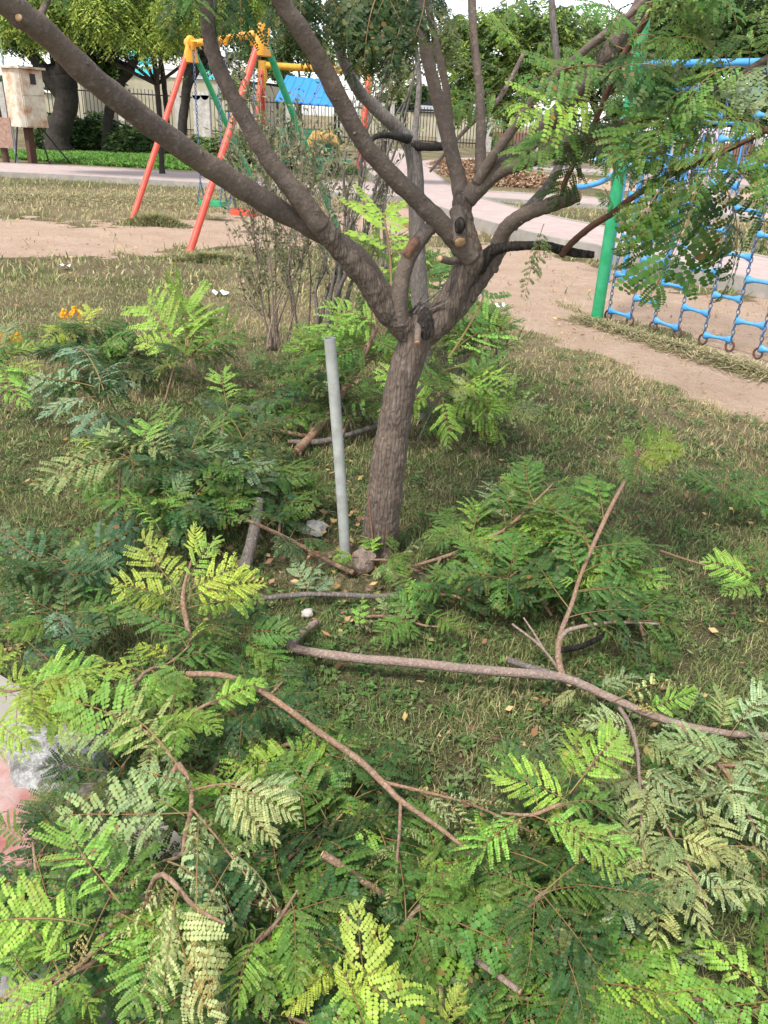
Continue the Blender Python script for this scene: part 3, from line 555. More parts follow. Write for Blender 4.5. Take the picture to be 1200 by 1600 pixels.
LIMBS = [
 # the long left limb passing behind its neighbour
 [(620, 485, 2.78, 34), (592, 447, 2.78, 33), (560, 402, 2.74, 33), (515, 372, 2.68, 34), (482, 352, 2.62, 35), (440, 330, 2.56, 36), (400, 306, 2.48, 37), (350, 274, 2.4, 38), (300, 242, 2.32, 38), (250, 206, 2.23, 39), (200, 168, 2.14, 40), (150, 126, 2.05, 41), (100, 80, 1.97, 42), (60, 42, 1.9, 44), (20, 12, 1.84, 44), (-60, -50, 1.75, 42), (-160, -140, 1.65, 38)],
 [(500, 352, 2.57, 36), (483, 330, 2.55, 36), (450, 287, 2.52, 32), (417, 245, 2.5, 30), (385, 190, 2.48, 28), (358, 140, 2.46, 27), (335, 90, 2.44, 26), (325, 40, 2.42, 25), (322, -5, 2.4, 25), (318, -120, 2.35, 22)],
 # middle limb that leans left and up
 [(735, 405, 2.78, 36), (712, 375, 2.76, 33), (683, 343, 2.73, 31), (650, 310, 2.7, 30), (617, 279, 2.66, 30), (583, 243, 2.62, 30), (556, 203, 2.58, 30), (530, 155, 2.54, 31), (505, 105, 2.5, 31), (482, 65, 2.46, 31), (455, 25, 2.42, 32), (437, -5, 2.4, 32), (400, -90, 2.3, 30)],
 # short bent limb joining the fork to the middle limb
 [(622, 505, 2.72, 36), (623, 470, 2.71, 30), (628, 435, 2.71, 27), (642, 396, 2.72, 26), (660, 370, 2.73, 25), (680, 348, 2.74, 22)],
 [(724, 320, 2.83, 32), (716, 280, 2.86, 26), (703, 232, 2.88, 23), (690, 180, 2.9, 22), (675, 120, 2.92, 21), (662, 60, 2.94, 20), (652, -5, 2.96, 20), (640, -110, 3.0, 18)],
 [(722, 300, 2.84, 22), (716, 260, 2.95, 14), (704, 200, 3.0, 13), (697, 140, 3.03, 13), (680, 60, 3.06, 12), (665, -10, 3.08, 12)],
 [(728, 312, 2.83, 34), (755, 286, 2.84, 30), (788, 256, 2.84, 29), (820, 230, 2.84, 28), (855, 195, 2.83, 28), (882, 165, 2.82, 28), (905, 138, 2.8, 28), (935, 103, 2.78, 28), (965, 62, 2.76, 28), (998, 14, 2.74, 28), (1030, -50, 2.7, 26)],
 [(750, 272, 2.86, 20), (751, 215, 2.92, 16), (750, 150, 2.96, 15), (742, 80, 3.0, 14), (738, 20, 3.02, 14), (735, -60, 3.05, 13)],
 [(745, 285, 2.82, 20), (770, 245, 2.8, 16), (801, 202, 2.78, 16), (833, 156, 2.76, 15), (879, 110, 2.72, 14), (925, 69, 2.68, 13), (975, 30, 2.64, 12), (1020, -10, 2.6, 11)],
 [(752, 290, 2.84, 24), (783, 268, 2.82, 21), (833, 250, 2.76, 20), (884, 229, 2.7, 20), (948, 204, 2.62, 19), (1008, 182, 2.55, 18), (1063, 164, 2.48, 18), (1100, 152, 2.44, 17), (1135, 138, 2.4, 15), (1165, 115, 2.36, 14), (1200, 92, 2.32, 14), (1290, 40, 2.22, 12)],
 # sawn limb on the right
 [(765, 420, 2.88, 30), (778, 385, 2.86, 27), (790, 358, 2.84, 26), (818, 336, 2.8, 25), (856, 322, 2.74, 24), (880, 314, 2.71, 23), (903, 305, 2.68, 23)],
 # dead dark limb
 [(745, 420, 2.84, 30), (765, 395, 2.84, 22), (790, 386, 2.83, 17), (820, 384, 2.8, 15), (850, 384, 2.78, 15), (880, 391, 2.76, 16), (905, 396, 2.74, 14), (928, 398, 2.72, 11)],
 # grey limb bending up behind the sawn one
 [(800, 350, 2.86, 26), (829, 322, 2.9, 18), (856, 290, 2.94, 16), (876, 250, 2.98, 14), (879, 192, 3.0, 13), (870, 92, 3.02, 12), (864, 30, 3.04, 11), (860, -40, 3.06, 10)],
 # leafy shoot on the right
 [(878, 398, 2.75, 11), (893, 380, 2.7, 11), (925, 353, 2.62, 11), (955, 335, 2.56, 10), (981, 314, 2.5, 10), (1030, 282, 2.42, 10), (1072, 262, 2.35, 11), (1092, 253, 2.31, 11), (1132, 236, 2.25, 10), (1170, 218, 2.19, 9), (1205, 200, 2.14, 9), (1290, 160, 2.02, 8)],
 # red-brown twig
 [(879, 300, 2.72, 9), (885, 280, 2.72, 9), (908, 232, 2.7, 9), (930, 190, 2.66, 9), (966, 105, 2.58, 11), (990, 60, 2.54, 11), (1008, 32, 2.5, 11), (1030, -20, 2.46, 10)],
 # sawn stub, front
 [(715, 330, 2.8, 26), (716, 355, 2.74, 24), (719, 378, 2.68, 22)],
 [(725, 400, 2.8, 16), (706, 408, 2.74, 13), (688, 404, 2.68, 11)],
 [(655, 500, 2.74, 14), (653, 520, 2.68, 11), (652, 535, 2.64, 11)],
 [(60, 30, 1.9, 14), (68, 14, 1.92, 11), (80, -15, 1.95, 10)],
 [(46, 40, 1.88, 22), (36, 33, 1.84, 14), (30, 28, 1.82, 13)],
 [(560, 30, 2.9, 10), (545, 5, 2.9, 10), (520, 12, 2.85, 7), (500, 28, 2.8, 5)],
 [(672, 268, 3.0, 4), (730, 200, 3.1, 7), (775, 160, 3.14, 8), (800, 120, 3.18, 8), (820, 80, 3.2, 7)],
]
for k, Lm in enumerate(TR):
    p, r = limb(Lm); mb.tube(p, r, 18, rough=.14, seed=k)
# bark ridges and root flare
for a in range(7):
    an = a * 0.9; q = FK + Vector((math.cos(an) * .06, math.sin(an) * .055, 0)); mb.tube([q + Vector((0, 0, -.06)), FK.lerp(q, .85) + Vector((0, 0, .04)), FK.lerp(q, .55) + Vector((.01, 0, .14)), FK.lerp(q, .4) + Vector((.02, 0, .26))], [.036, .03, .022, .012], 8, rough=.3, seed=a)
tk = mb.build('trunk', M['bark'], tree, auto=False)
md = tk.modifiers.new('union', 'REMESH'); md.mode = 'VOXEL'; md.voxel_size = .0042; md.use_smooth_shade = True
md = tk.modifiers.new('soft', 'SMOOTH'); md.iterations = 6; md.factor = .5
tx = bpy.data.textures.new('bark_relief', 'CLOUDS'); tx.noise_scale = .02; tx.noise_depth = 3
md = tk.modifiers.new('relief', 'DISPLACE'); md.texture = tx; md.strength = .007; md.mid_level = .5
for k, Lm in enumerate(LIMBS):
    p, r = limb(Lm); mb = MB(); mb.tube(p, r, 14, rough=.16, seed=20 + k)
    # knots and leaf scars along the limb
    rr = random.Random(k)
    for j in range(3, len(p) - 2, 5):
        if r[j] > .012 and rr.random() < .55:
            d = Vector((rr.uniform(-1, 1), rr.uniform(-1, .2), rr.uniform(-1, 1))).normalized(); mb.tube([p[j], p[j] + d * r[j] * .9, p[j] + d * r[j] * 1.12], [r[j] * .5, r[j] * .3, r[j] * .12], 7)
    m_ = M['bark_limb']
    if k == 11: m_ = M['bark_dark']
    if k in (12,): m_ = M['bark_grey']
    if k in (13, 14): m_ = M['bark_red']
    if k == 21: m_ = M['bark_pale']
    o = mb.build('limb', m_, tree, auto=False)
    if k == 11: o['label'] = 'dead blackened limb with a broken end'
    if k in (13, 14): o['label'] = 'thin red-brown leafy shoot'
def cut_face(parent, c, d, r, m='cut', name='cut_end'):
    d = d.normalized(); u = d.orthogonal().normalized(); v = d.cross(u); mb = MB(); n = 18
    ring = [[c + d * h + (u * math.cos(2 * math.pi * j / n) + v * math.sin(2 * math.pi * j / n)) * r * s * (1 + .05 * math.sin(j * 2.3)) for j in range(n)] for h, s in ((-.003, 1.0), (.002, .86), (.004, .8), (.0035, .0001))]
    vs = [p for q in ring for p in q]; fs = [(k * n + j, k * n + (j + 1) % n, (k + 1) * n + (j + 1) % n, (k + 1) * n + j) for k in range(3) for j in range(n)]
    mb.add(vs, fs); mb.mi[:n] = [1] * n; return mb.build(name, [M[m], M['bark_red']], parent, auto=False)
for k, s in ((10, .98), (15, 1.0), (16, 1.0), (17, 1.0), (19, 1.0)):
    p, r = limb(LIMBS[k]); cut_face(tree, p[-1], p[-1] - p[-3], r[-1] * s)
# wounds in the bark
def patch(parent, x, y, Y, w_, h_, m, name='bark_wound', ang=0):
    c = at(x, y, Y); s = mpp(c); mb = MB(); n = 20; d = (CAM - c).normalized(); u = RT * math.cos(ang) + UP * math.sin(ang); v = d.cross(u)
    vs = [c + d * .004]; 
    for q in (.5, 1.0):
        for j in range(n):
            a = 2 * math.pi * j / n; k = q * (1 + .3 * mnoise.noise(Vector((math.cos(a) * 2, math.sin(a) * 2, x)))); vs.append(c + (u * math.cos(a) * w_ / 2 + v * math.sin(a) * h_ / 2) * s * k + d * (.003 if q < 1 else -.012))
    mb.add(vs, [(0, 1 + j, 1 + (j + 1) % n) for j in range(n)] + [(1 + j, 1 + n + j, 1 + n + (j + 1) % n, 1 + (j + 1) % n) for j in range(n)]); return mb.build(name, M[m], parent, auto=False)
patch(tree, 643, 386, 2.685, 17, 40, 'wound', ang=-.6); patch(tree, 719, 352, 2.66, 18, 26, 'bark_dark', 'knot_hole'); patch(tree, 664, 505, 2.70, 26, 52, 'bark_dark', 'dark_scar')
patch(tree, 578, 800, 2.695, 5, 80, 'wound', ang=.1); patch(tree, 603, 812, 2.69, 5, 64, 'wound', ang=.08)
mb = MB()
for a in ((640, 492, 662, 458), (646, 495, 658, 470), (652, 492, 703, 471), (655, 478, 690, 452), (640, 488, 650, 476)):
    mb.tube([at(a[0], a[1], 2.76), at((a[0] + a[2]) / 2 + 2, (a[1] + a[3]) / 2, 2.74), at(a[2], a[3], 2.72)], [.005, .004, .0025], 6)
mb.build('dry_twigs', M['bark_grey'], tree)
# foliage in the upper right (backlit shade put into its dark tints) and top of the frame: (base px, py, Y) (tip px, py, Y)
HL = [
 ((1132, 238, 2.25), (1000, 262, 2.3), 'droop', 'mid'), ((1072, 262, 2.33), (915, 285, 2.3), 'droop', 'mid'), ((1060, 262, 2.3), (975, 400, 2.25), 'droop', 'mid'), ((1090, 255, 2.25), (1050, 420, 2.15), 'droop', 'dark'),
 ((1100, 255, 2.3), (1125, 470, 2.2), 'droop', 'dark'), ((1120, 245, 2.2), (1185, 395, 2.1), 'droop', 'dark'), ((1080, 260, 2.3), (1010, 470, 2.25), 'open', 'mid'), ((1020, 285, 2.4), (985, 430, 2.4), 'open', 'mid'),
 ((1135, 140, 2.4), (1010, 70, 2.3), 'droop', 'mid'), ((1110, 150, 2.4), (1000, 225, 2.3), 'flat', 'mid'), ((1070, 160, 2.45), (930, 130, 2.3), 'droop', 'dark'), ((1060, 165, 2.45), (945, 245, 2.35), 'open', 'mid'),
 ((1150, 120, 2.4), (1090, 20, 2.3), 'flat', 'mid'), ((1170, 110, 2.35), (1205, 10, 2.2), 'droop', 'bright'), ((1180, 110, 2.3), (1060, 200, 2.2), 'droop', 'mid'), ((1200, 92, 2.3), (1220, 180, 2.1), 'flat', 'bluep'),
 ((1190, 210, 2.1), (1120, 130, 2.05), 'flat', 'bluep'), ((1200, 205, 2.1), (1110, 195, 2.0), 'flat', 'mid'), ((1165, 225, 2.15), (1230, 300, 2.0), 'flat', 'dark'), ((960, 110, 2.6), (810, 145, 2.5), 'flat', 'mid'),
 ((940, 170, 2.6), (800, 190, 2.4), 'flat', 'bright'), ((930, 190, 2.62), (1010, 150, 2.4), 'droop', 'mid'), ((905, 235, 2.68), (860, 330, 2.6), 'droop', 'dark'), ((920, 205, 2.65), (800, 260, 2.5), 'flat', 'mid'),
 ((885, 225, 2.68), (960, 275, 2.5), 'droop', 'deep'), ((985, 60, 2.55), (1080, 90, 2.4), 'droop', 'mid'), ((1000, 40, 2.5), (1100, 30, 2.3), 'flat', 'bright'), ((990, 50, 2.5), (900, 10, 2.3), 'flat', 'mid'),
 ((1015, 20, 2.5), (1130, -20, 2.2), 'flat', 'mid'), ((800, 120, 3.18), (700, 100, 3.1), 'flat', 'mid'), ((790, 140, 3.15), (690, 190, 3.1), 'flat', 'mid'), ((770, 165, 3.14), (840, 190, 3.1), 'droop', 'mid'),
 ((820, 80, 3.2), (760, 40, 3.1), 'flat', 'bright'), ((830, 70, 3.2), (900, 100, 3.1), 'droop', 'mid'), ((750, 180, 3.1), (800, 250, 3.0), 'droop', 'mid'), ((740, 60, 3.0), (660, 30, 2.9), 'droop', 'dark'),
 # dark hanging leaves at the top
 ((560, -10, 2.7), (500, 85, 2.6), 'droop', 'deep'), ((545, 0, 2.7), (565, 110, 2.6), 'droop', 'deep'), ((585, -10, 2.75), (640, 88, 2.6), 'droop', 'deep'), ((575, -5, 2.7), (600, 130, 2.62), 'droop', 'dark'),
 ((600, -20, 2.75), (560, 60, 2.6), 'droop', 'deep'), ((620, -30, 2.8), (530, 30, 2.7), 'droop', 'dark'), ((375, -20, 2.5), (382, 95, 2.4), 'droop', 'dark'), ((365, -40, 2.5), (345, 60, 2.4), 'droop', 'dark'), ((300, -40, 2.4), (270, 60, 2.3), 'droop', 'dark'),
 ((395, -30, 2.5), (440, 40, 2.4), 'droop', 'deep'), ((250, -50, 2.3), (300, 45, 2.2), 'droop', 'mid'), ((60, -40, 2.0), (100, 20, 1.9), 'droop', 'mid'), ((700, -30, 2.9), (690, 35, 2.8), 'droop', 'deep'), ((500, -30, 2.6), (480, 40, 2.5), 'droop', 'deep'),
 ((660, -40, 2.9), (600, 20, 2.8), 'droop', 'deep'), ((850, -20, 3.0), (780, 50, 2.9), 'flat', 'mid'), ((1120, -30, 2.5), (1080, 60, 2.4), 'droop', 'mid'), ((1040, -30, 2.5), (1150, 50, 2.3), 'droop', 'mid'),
 ((840, 385, 2.78), (822, 470, 2.75), 'wilt', 'sage'), ((850, 350, 2.76), (843, 440, 2.7), 'wilt', 'sage'), ((845, 375, 2.76), (862, 405, 2.7), 'wilt', 'sage'),
 ((1205, 205, 2.12), (1190, 330, 2.0), 'open', 'mid'), ((1150, 228, 2.2), (1090, 330, 2.1), 'droop', 'mid'), ((1040, 275, 2.4), (960, 240, 2.3), 'flat', 'mid'), ((960, 330, 2.55), (930, 300, 2.5), 'open', 'mid'),
]
HR = random.Random(77)
for i in range(15):
    bx = 470 + i * 13 + HR.uniform(-8, 8); an = HR.uniform(.7, 2.4); L_ = HR.uniform(100, 150)
    HL.append(((bx, -25 + HR.uniform(-15, 25), 2.62 + HR.uniform(-.2, .2)), (bx - L_ * math.cos(an) * .7, L_ * math.sin(an) * .8 + HR.uniform(-20, 10), 2.5 + HR.uniform(-.1, .1)), 'droop', HR.choice(['deep', 'deep', 'dark'])))
for (x0, y0, x1, y1, Y0, Y1, n_, cls) in ((1130, 140, 960, 200, 2.45, 2.6, 3, ['dark', 'mid']), (1150, 232, 1040, 275, 2.2, 2.38, 2, ['mid', 'dark']), (1200, 90, 1120, 150, 2.3, 2.45, 2, ['dark', 'mid']), (1000, 20, 900, 145, 2.7, 2.8, 3, ['dark', 'deep']), (1010, 182, 900, 225, 2.55, 2.7, 2, ['mid', 'dark']), (1200, 205, 1130, 235, 2.1, 2.25, 2, ['dark', 'mid'])):
    for i in range(n_):
        t = (i + HR.random()) / n_; bx, by, bY = x0 + (x1 - x0) * t, y0 + (y1 - y0) * t, Y0 + (Y1 - Y0) * t; an = HR.uniform(.1, 3.0); L_ = HR.uniform(95, 150)
        HL.append(((bx, by, bY), (bx - L_ * math.cos(an), by + L_ * .9 * math.sin(an) - 15, bY - HR.uniform(-.1, .25)), HR.choice(['droop', 'droop', 'flat']), HR.choice(cls)))
for b_, t_, kd, cl in HL:
    if t_[0] > 880 and kd in ('flat',): kd = 'droop' if LR.random() < .4 else 'flat'
    put_leaf(tree, at(*b_), at(*t_), kd, cl, normal=(LR.uniform(-.3, .3), LR.uniform(-.9, -.1), .8) if kd != 'droop' else (LR.uniform(-.5, .5), LR.uniform(-.8, .3), .7), scale_w=1.2)
for b_, t_, kd, cl in HL[36:50]:
    p = at(*b_); mb = MB(); mb.tube([p, p + Vector((.03, .05, .16)), p + Vector((.1, .12, .36))], [.004, .006, .008], 6); mb.build('twig', M['bark_red'], tree)
# the crown that spreads above: it throws the shade on the ground below
cr = random.Random(31); mbx = []
src = [np.array([v.co for v in LP['droop'][i].vertices]) for i in range(1)]
crown_v, crown_t = [], []
for k in range(36):
    c = Vector((cr.uniform(-1.5, 1.9), cr.uniform(1.5, 3.9), 0)); c.z = 2.55 + cr.random() * 1.1 + .25 * (1 - abs(c.x - .3) / 2)
    a = cr.uniform(0, 6.28); Ln = cr.uniform(.28, .42); d = Vector((math.cos(a), math.sin(a), -.35)).normalized(); sv = Vector((-d.y, d.x, 0)).normalized(); nv = d.cross(sv)
    for i in range(12):
        t = .15 + .85 * i / 12; pl = Ln * .36 * math.sin(math.pi * min(1, t * .95))
        for s in (-1, 1):
            for q in range(5):
                b0 = c + d * Ln * t + sv * s * pl * q / 5; w2 = Ln / 30
                crown_v.append([b0 - d * w2, b0 + sv * s * pl / 5.5 - d * w2, b0 + sv * s * pl / 5.5 + d * w2, b0 + d * w2]); crown_t.append((.05, .12, .03))
numpy_mesh('crown', np.array([[list(p) for p in f_] for f_ in crown_v]), 4, M['tint'], np.array(crown_t), tree)

# ------------------------------------------------------------------ pruned branches lying on the grass
def stem_px(L, sub=6):
    """L: (px, py, height above ground, width px)"""
    pts = [(g(x, y, h), wd * .43 * mpp(g(x, y, h))) for x, y, h, wd in L]; return catmull(pts, sub)
def branch(label, stems, leaves=(), auto=(), bark='bark_tan', name='cut_branch', cat='cut branch', group='pruned branches lying around the tree', cuts=(), seed=0, origin=None):
    p0, _ = stem_px(stems[0]) if stems else ([g(*origin)], None)
    root = thing(name, label, cat, (p0[0].x, p0[0].y, 0), group); S_ = []
    for i, L_ in enumerate(stems):
        p, r = stem_px(L_); S_.append((p, r)); mb = MB(); mb.tube(p, r, 10, rough=.14, seed=seed + i)
        rr = random.Random(seed * 7 + i)
        for j in range(2, len(p) - 1, 3):
            if r[j] > .004 and rr.random() < .8:
                d = Vector((rr.uniform(-1, 1), rr.uniform(-1, .3), rr.uniform(-.2, 1))).normalized(); mb.tube([p[j], p[j] + d * r[j] * .95, p[j] + d * r[j] * 1.25], [r[j] * .45, r[j] * .3, r[j] * .12], 6)
        mb.build('stem', M['bark_tan' if (seed == 1 and i in (2, 5, 6, 8)) else bark], root, auto=False)
    for i, end in cuts:
        p, r = S_[i]; j, k2 = (0, 2) if end == 0 else (-1, -3); cut_face(root, p[j], p[j] - p[k2], r[j] * .97)
    for lf in leaves: px_leaf(root, *lf)
    R_ = random.Random(seed + 99)
    for si, t0, t1, n, Ln, cols, kinds in auto:
        p, r = S_[si]
        for i in range(n):
            t = t0 + (t1 - t0) * (i + R_.random() * .8) / n; q = t * (len(p) - 1); j = min(int(q), len(p) - 2); B = p[j].lerp(p[j + 1], q - j); d = (p[j + 1] - p[j]).normalized()
            a = (1 if i % 2 else -1) * R_.uniform(.5, 1.35); D = Matrix.Rotation(a, 3, 'Z') @ d; D.z = R_.uniform(-.25, .45) if B.z > .08 else R_.uniform(0, .5); D.normalize(); ln = Ln * R_.uniform(.75, 1.2)
            T = B + D * ln; T.z = max(T.z, .02); put_leaf(root, B, T, R_.choice(kinds), R_.choice(cols))
    return root
LSC = 0.8
def clump(label, hub, n, Ln, cols, kinds, h0=.03, up=(0, .5), arc=(0, 360), stem_r=.004, seed=0, leaves=(), spread=.05, bark='bark_tan', group='pruned branches lying around the tree', name='leafy_branch'):
    """a leafy end of a branch: short stem with leaves radiating from it; hub (px, py, h)"""
    Ln = Ln * (.86 if hub[1] > 1100 else LSC); n = int(n * 1.35 + .5)
    if hub[1] > 1000 and up[1] > .15: up = (-.3, .12)
    c = g(*hub); root = thing(name, label, 'leafy branch', (c.x, c.y, 0), group); R_ = random.Random(seed)
    a0 = rad(R_.uniform(*arc)); sdv = Vector((math.cos(a0), math.sin(a0), 0)) * spread * 2
    pp, rr = catmull([(Vector((c.x, c.y, .01)) - sdv * 1.6, stem_r * 1.5), (c - sdv * .5, stem_r * 1.2), (c + sdv * .5, stem_r), (c + sdv * 1.2 + Vector((0, 0, .02)), stem_r * .5)], 5)
    mb = MB(); mb.tube(pp, rr, 8, rough=.1); mb.build('stem', M[bark], root, auto=False)
    for i in range(n):
        B = pp[int((len(pp) - 1) * (.35 + .65 * R_.random()))]; a = rad(arc[0] + (arc[1] - arc[0]) * (i + R_.random()) / n)
        D = Vector((math.cos(a), math.sin(a), R_.uniform(*up))).normalized(); T = B + D * Ln * R_.uniform(.75, 1.2); T.z = max(T.z, .025)
        put_leaf(root, B, T, R_.choice(kinds), R_.choice(cols))
    for lf in leaves: px_leaf(root, *lf)
    return root

# long pale branch with an upright side shoot
branch('long pale cut branch across the grass with an upright side shoot',
 [[(452, 1010, .06, 17), (480, 1018, .07, 17), (560, 1029, .08, 17), (650, 1036, .09, 18), (740, 1046, .09, 18), (830, 1053, .09, 18), (884, 1060, .09, 17), (940, 1084, .09, 16), (1000, 1110, .09, 15), (1060, 1131, .09, 14), (1130, 1145, .09, 13), (1200, 1149, .09, 12), (1300, 1150, .09, 9)],
  [(494, 972, .03, 13), (470, 990, .05, 14), (452, 1011, .06, 15)],
  [(880, 1060, .09, 13), (872, 1025, .12, 11), (876, 990, .15, 10), (893, 945, .19, 8), (907, 900, .22, 7), (930, 845, .27, 8), (958, 785, .33, 7.5), (985, 737, .38, 7), (998, 700, .42, 6)],
  [(874, 1000, .14, 9), (888, 985, .16, 8), (925, 976, .17, 7), (968, 972, .18, 5), (1030, 975, .17, 4)],
  [(968, 1106, .09, 8), (985, 1135, .12, 8), (995, 1170, .14, 7), (999, 1215, .16, 6), (1003, 1300, .17, 5), (1008, 1400, .14, 4)],
  [(1000, 1215, .16, 5), (1040, 1290, .16, 5), (1085, 1370, .15, 4), (1105, 1420, .13, 3)],
  [(1060, 1131, .09, 9), (1110, 1180, .1, 8), (1150, 1230, .12, 7), (1180, 1300, .13, 5)],
  [(998, 1230, .16, 5), (975, 1300, .15, 4), (955, 1370, .14, 3)]],
 leaves=[((996, 705, .41), (1070, 712, .42), 'fern', 'lime', 0, (0, -.8, .6), 1.2), ((996, 706, .41), (1050, 680, .44), 'fern', 'lime', 0, (0, -.8, .6), 1.2), ((995, 708, .41), (960, 700, .44), 'fern', 'bright', 0, (0, -.8, .6), 1.2), ((994, 712, .4), (985, 770, .34), 'fern', 'mid', 0, (0, -.8, .6), 1.2), ((996, 706, .41), (1020, 672, .46), 'fern', 'bright', 0, (0, -.8, .6), 1.2), ((994, 708, .41), (978, 682, .46), 'fern', 'bright', 0, (0, -.8, .6), 1.2), ((992, 712, .4), (1040, 740, .38), 'fern', 'lime', 0, (0, -.8, .6), 1.2),
  ((905, 912, .22), (850, 905, .2), 'flat', 'bright'), ((905, 915, .22), (935, 908, .22), 'flat', 'bright'), ((900, 925, .2), (1000, 915, .2), 'flat', 'mid'), ((920, 880, .22), (1020, 870, .18), 'flat', 'mid'), ((930, 850, .26), (840, 830, .2), 'flat', 'mid'),
  ((925, 860, .25), (800, 790, .12), 'flat', 'mid'), ((960, 790, .32), (870, 770, .25), 'flat', 'mid'), ((968, 972, .18), (1075, 990, .1), 'flat', 'mid'), ((1000, 974, .18), (1060, 1030, .08), 'flat', 'dark'), ((930, 976, .17), (990, 1045, .07), 'fern', 'mid'),
  ((945, 975, .17), (1010, 1050, .08), 'fern', 'blue'), ((950, 975, .17), (950, 930, .15), 'flat', 'mid'), ((975, 975, .16), (1040, 930, .12), 'flat', 'mid'),
  ((997, 1210, .16), (920, 1232, .14), 'fern', 'pale'), ((997, 1212, .16), (955, 1275, .13), 'fern', 'pale'), ((999, 1212, .16), (1042, 1292, .16), 'fern', 'pale'), ((1000, 1208, .16), (1075, 1268, .15), 'fern', 'pale'), ((999, 1205, .16), (1075, 1225, .15), 'flat', 'pale'),
  ((1003, 1320, .17), (1018, 1490, .12), 'fern', 'pale', 0, None, 1.1), ((985, 1345, .15), (950, 1465, .1), 'fern', 'pale'), ((1035, 1300, .16), (1098, 1460, .1), 'fern', 'pale'), ((1085, 1350, .15), (1155, 1420, .1), 'flat', 'pale'), ((1050, 1310, .16), (1140, 1350, .14), 'flat', 'pale'),
  ((1000, 1290, .17), (920, 1390, .1), 'fern', 'pale'), ((1100, 1240, .13), (1180, 1400, .1), 'droop', 'pale'), ((1130, 1210, .13), (1200, 1330, .12), 'fern', 'pale'), ((1150, 1180, .13), (1215, 1290, .12), 'fern', 'pale'),
  ((1040, 1160, .12), (1135, 1260, .12), 'fern', 'pale'), ((1070, 1150, .12), (1150, 1170, .13), 'flat', 'sage'), ((1140, 1150, .1), (1210, 1090, .12), 'fern', 'pale'), ((1120, 1147, .1), (1120, 1075, .12), 'fern', 'sage'), ((1180, 1150, .1), (1230, 1200, .12), 'fern', 'pale'),
  ((905, 1075, .1), (870, 1105, .06), 'fern', 'pale'), ((930, 1085, .1), (1000, 1060, .12), 'fern', 'pale'), ((960, 1095, .1), (1075, 1070, .12), 'wilt', 'pale'), ((1000, 1108, .1), (1090, 1080, .15), 'fern', 'bright'), ((1030, 1120, .1), (980, 1080, .14), 'wilt', 'tan')],
 auto=[(6, .1, .95, 6, .2, ['pale', 'sage'], ['fern', 'flat']), (5, .1, .9, 6, .17, ['pale', 'sage'], ['fern', 'droop']), (4, .2, .9, 7, .16, ['pale', 'sage', 'pale'], ['fern']), (2, .3, .7, 8, .25, ['mid', 'dark', 'mid'], ['flat', 'open'])],
 bark='bark_pale', cuts=[(1, 0)], seed=1)

branch('orange-brown leafless branch running from the lower left to the middle of the picture',
 [[(292, 1053, .27, 11), (350, 1056, .28, 11), (400, 1075, .27, 11), (450, 1108, .25, 11), (500, 1145, .2, 12), (560, 1187, .2, 12), (600, 1225, .2, 12), (625, 1250, .2, 11), (665, 1278, .19, 9), (705, 1308, .18, 8), (740, 1338, .17, 6), (775, 1368, .16, 4)],
  [(598, 1222, .2, 7), (650, 1234, .2, 6), (720, 1252, .19, 5), (780, 1275, .18, 4), (830, 1300, .17, 3)],
  [(626, 1250, .2, 7), (624, 1300, .2, 6), (620, 1350, .2, 5), (619, 1400, .19, 3)]],
 leaves=[((640, 1235, .2), (700, 1240, .18), 'wilt', 'tan'), ((670, 1240, .2), (715, 1290, .18), 'wilt', 'pale'), ((690, 1245, .2), (760, 1250, .2), 'wilt', 'pale'), ((700, 1248, .2), (745, 1310, .18), 'wilt', 'tan'), ((740, 1258, .2), (800, 1260, .2), 'wilt', 'pale'),
  ((760, 1265, .19), (820, 1330, .16), 'wilt', 'pale'), ((780, 1275, .18), (850, 1310, .16), 'wilt', 'tan'), ((720, 1252, .2), (790, 1225, .2), 'wilt', 'tan'), ((660, 1240, .2), (690, 1275, .18), 'wilt', 'pale'),
  ((624, 1290, .2), (675, 1320, .18), 'wilt', 'pale'), ((623, 1310, .2), (570, 1365, .17), 'wilt', 'pale'), ((622, 1330, .2), (680, 1350, .18), 'wilt', 'tan'), ((621, 1350, .2), (572, 1415, .16), 'wilt', 'pale'), ((620, 1370, .2), (600, 1440, .16), 'wilt', 'tan'), ((621, 1340, .2), (575, 1330, .2), 'wilt', 'pale'),
  ((745, 1342, .17), (735, 1385, .15), 'wilt', 'tan'), ((770, 1362, .16), (790, 1410, .14), 'wilt', 'tan'), ((760, 1355, .16), (765, 1400, .15), 'wilt', 'tan'), ((470, 1120, .2), (540, 1090, .18), 'wilt', 'sage'), ((480, 1130, .2), (500, 1200, .15), 'wilt', 'sage'), ((455, 1110, .2), (520, 1140, .15), 'wilt', 'sage'),
  ((420, 1085, .2), (470, 1060, .2), 'flat', 'mid'), ((400, 1075, .2), (330, 1140, .2), 'flat', 'mid'), ((530, 1165, .2), (560, 1210, .18), 'wilt', 'sage')],
 bark='bark_tan', seed=2)

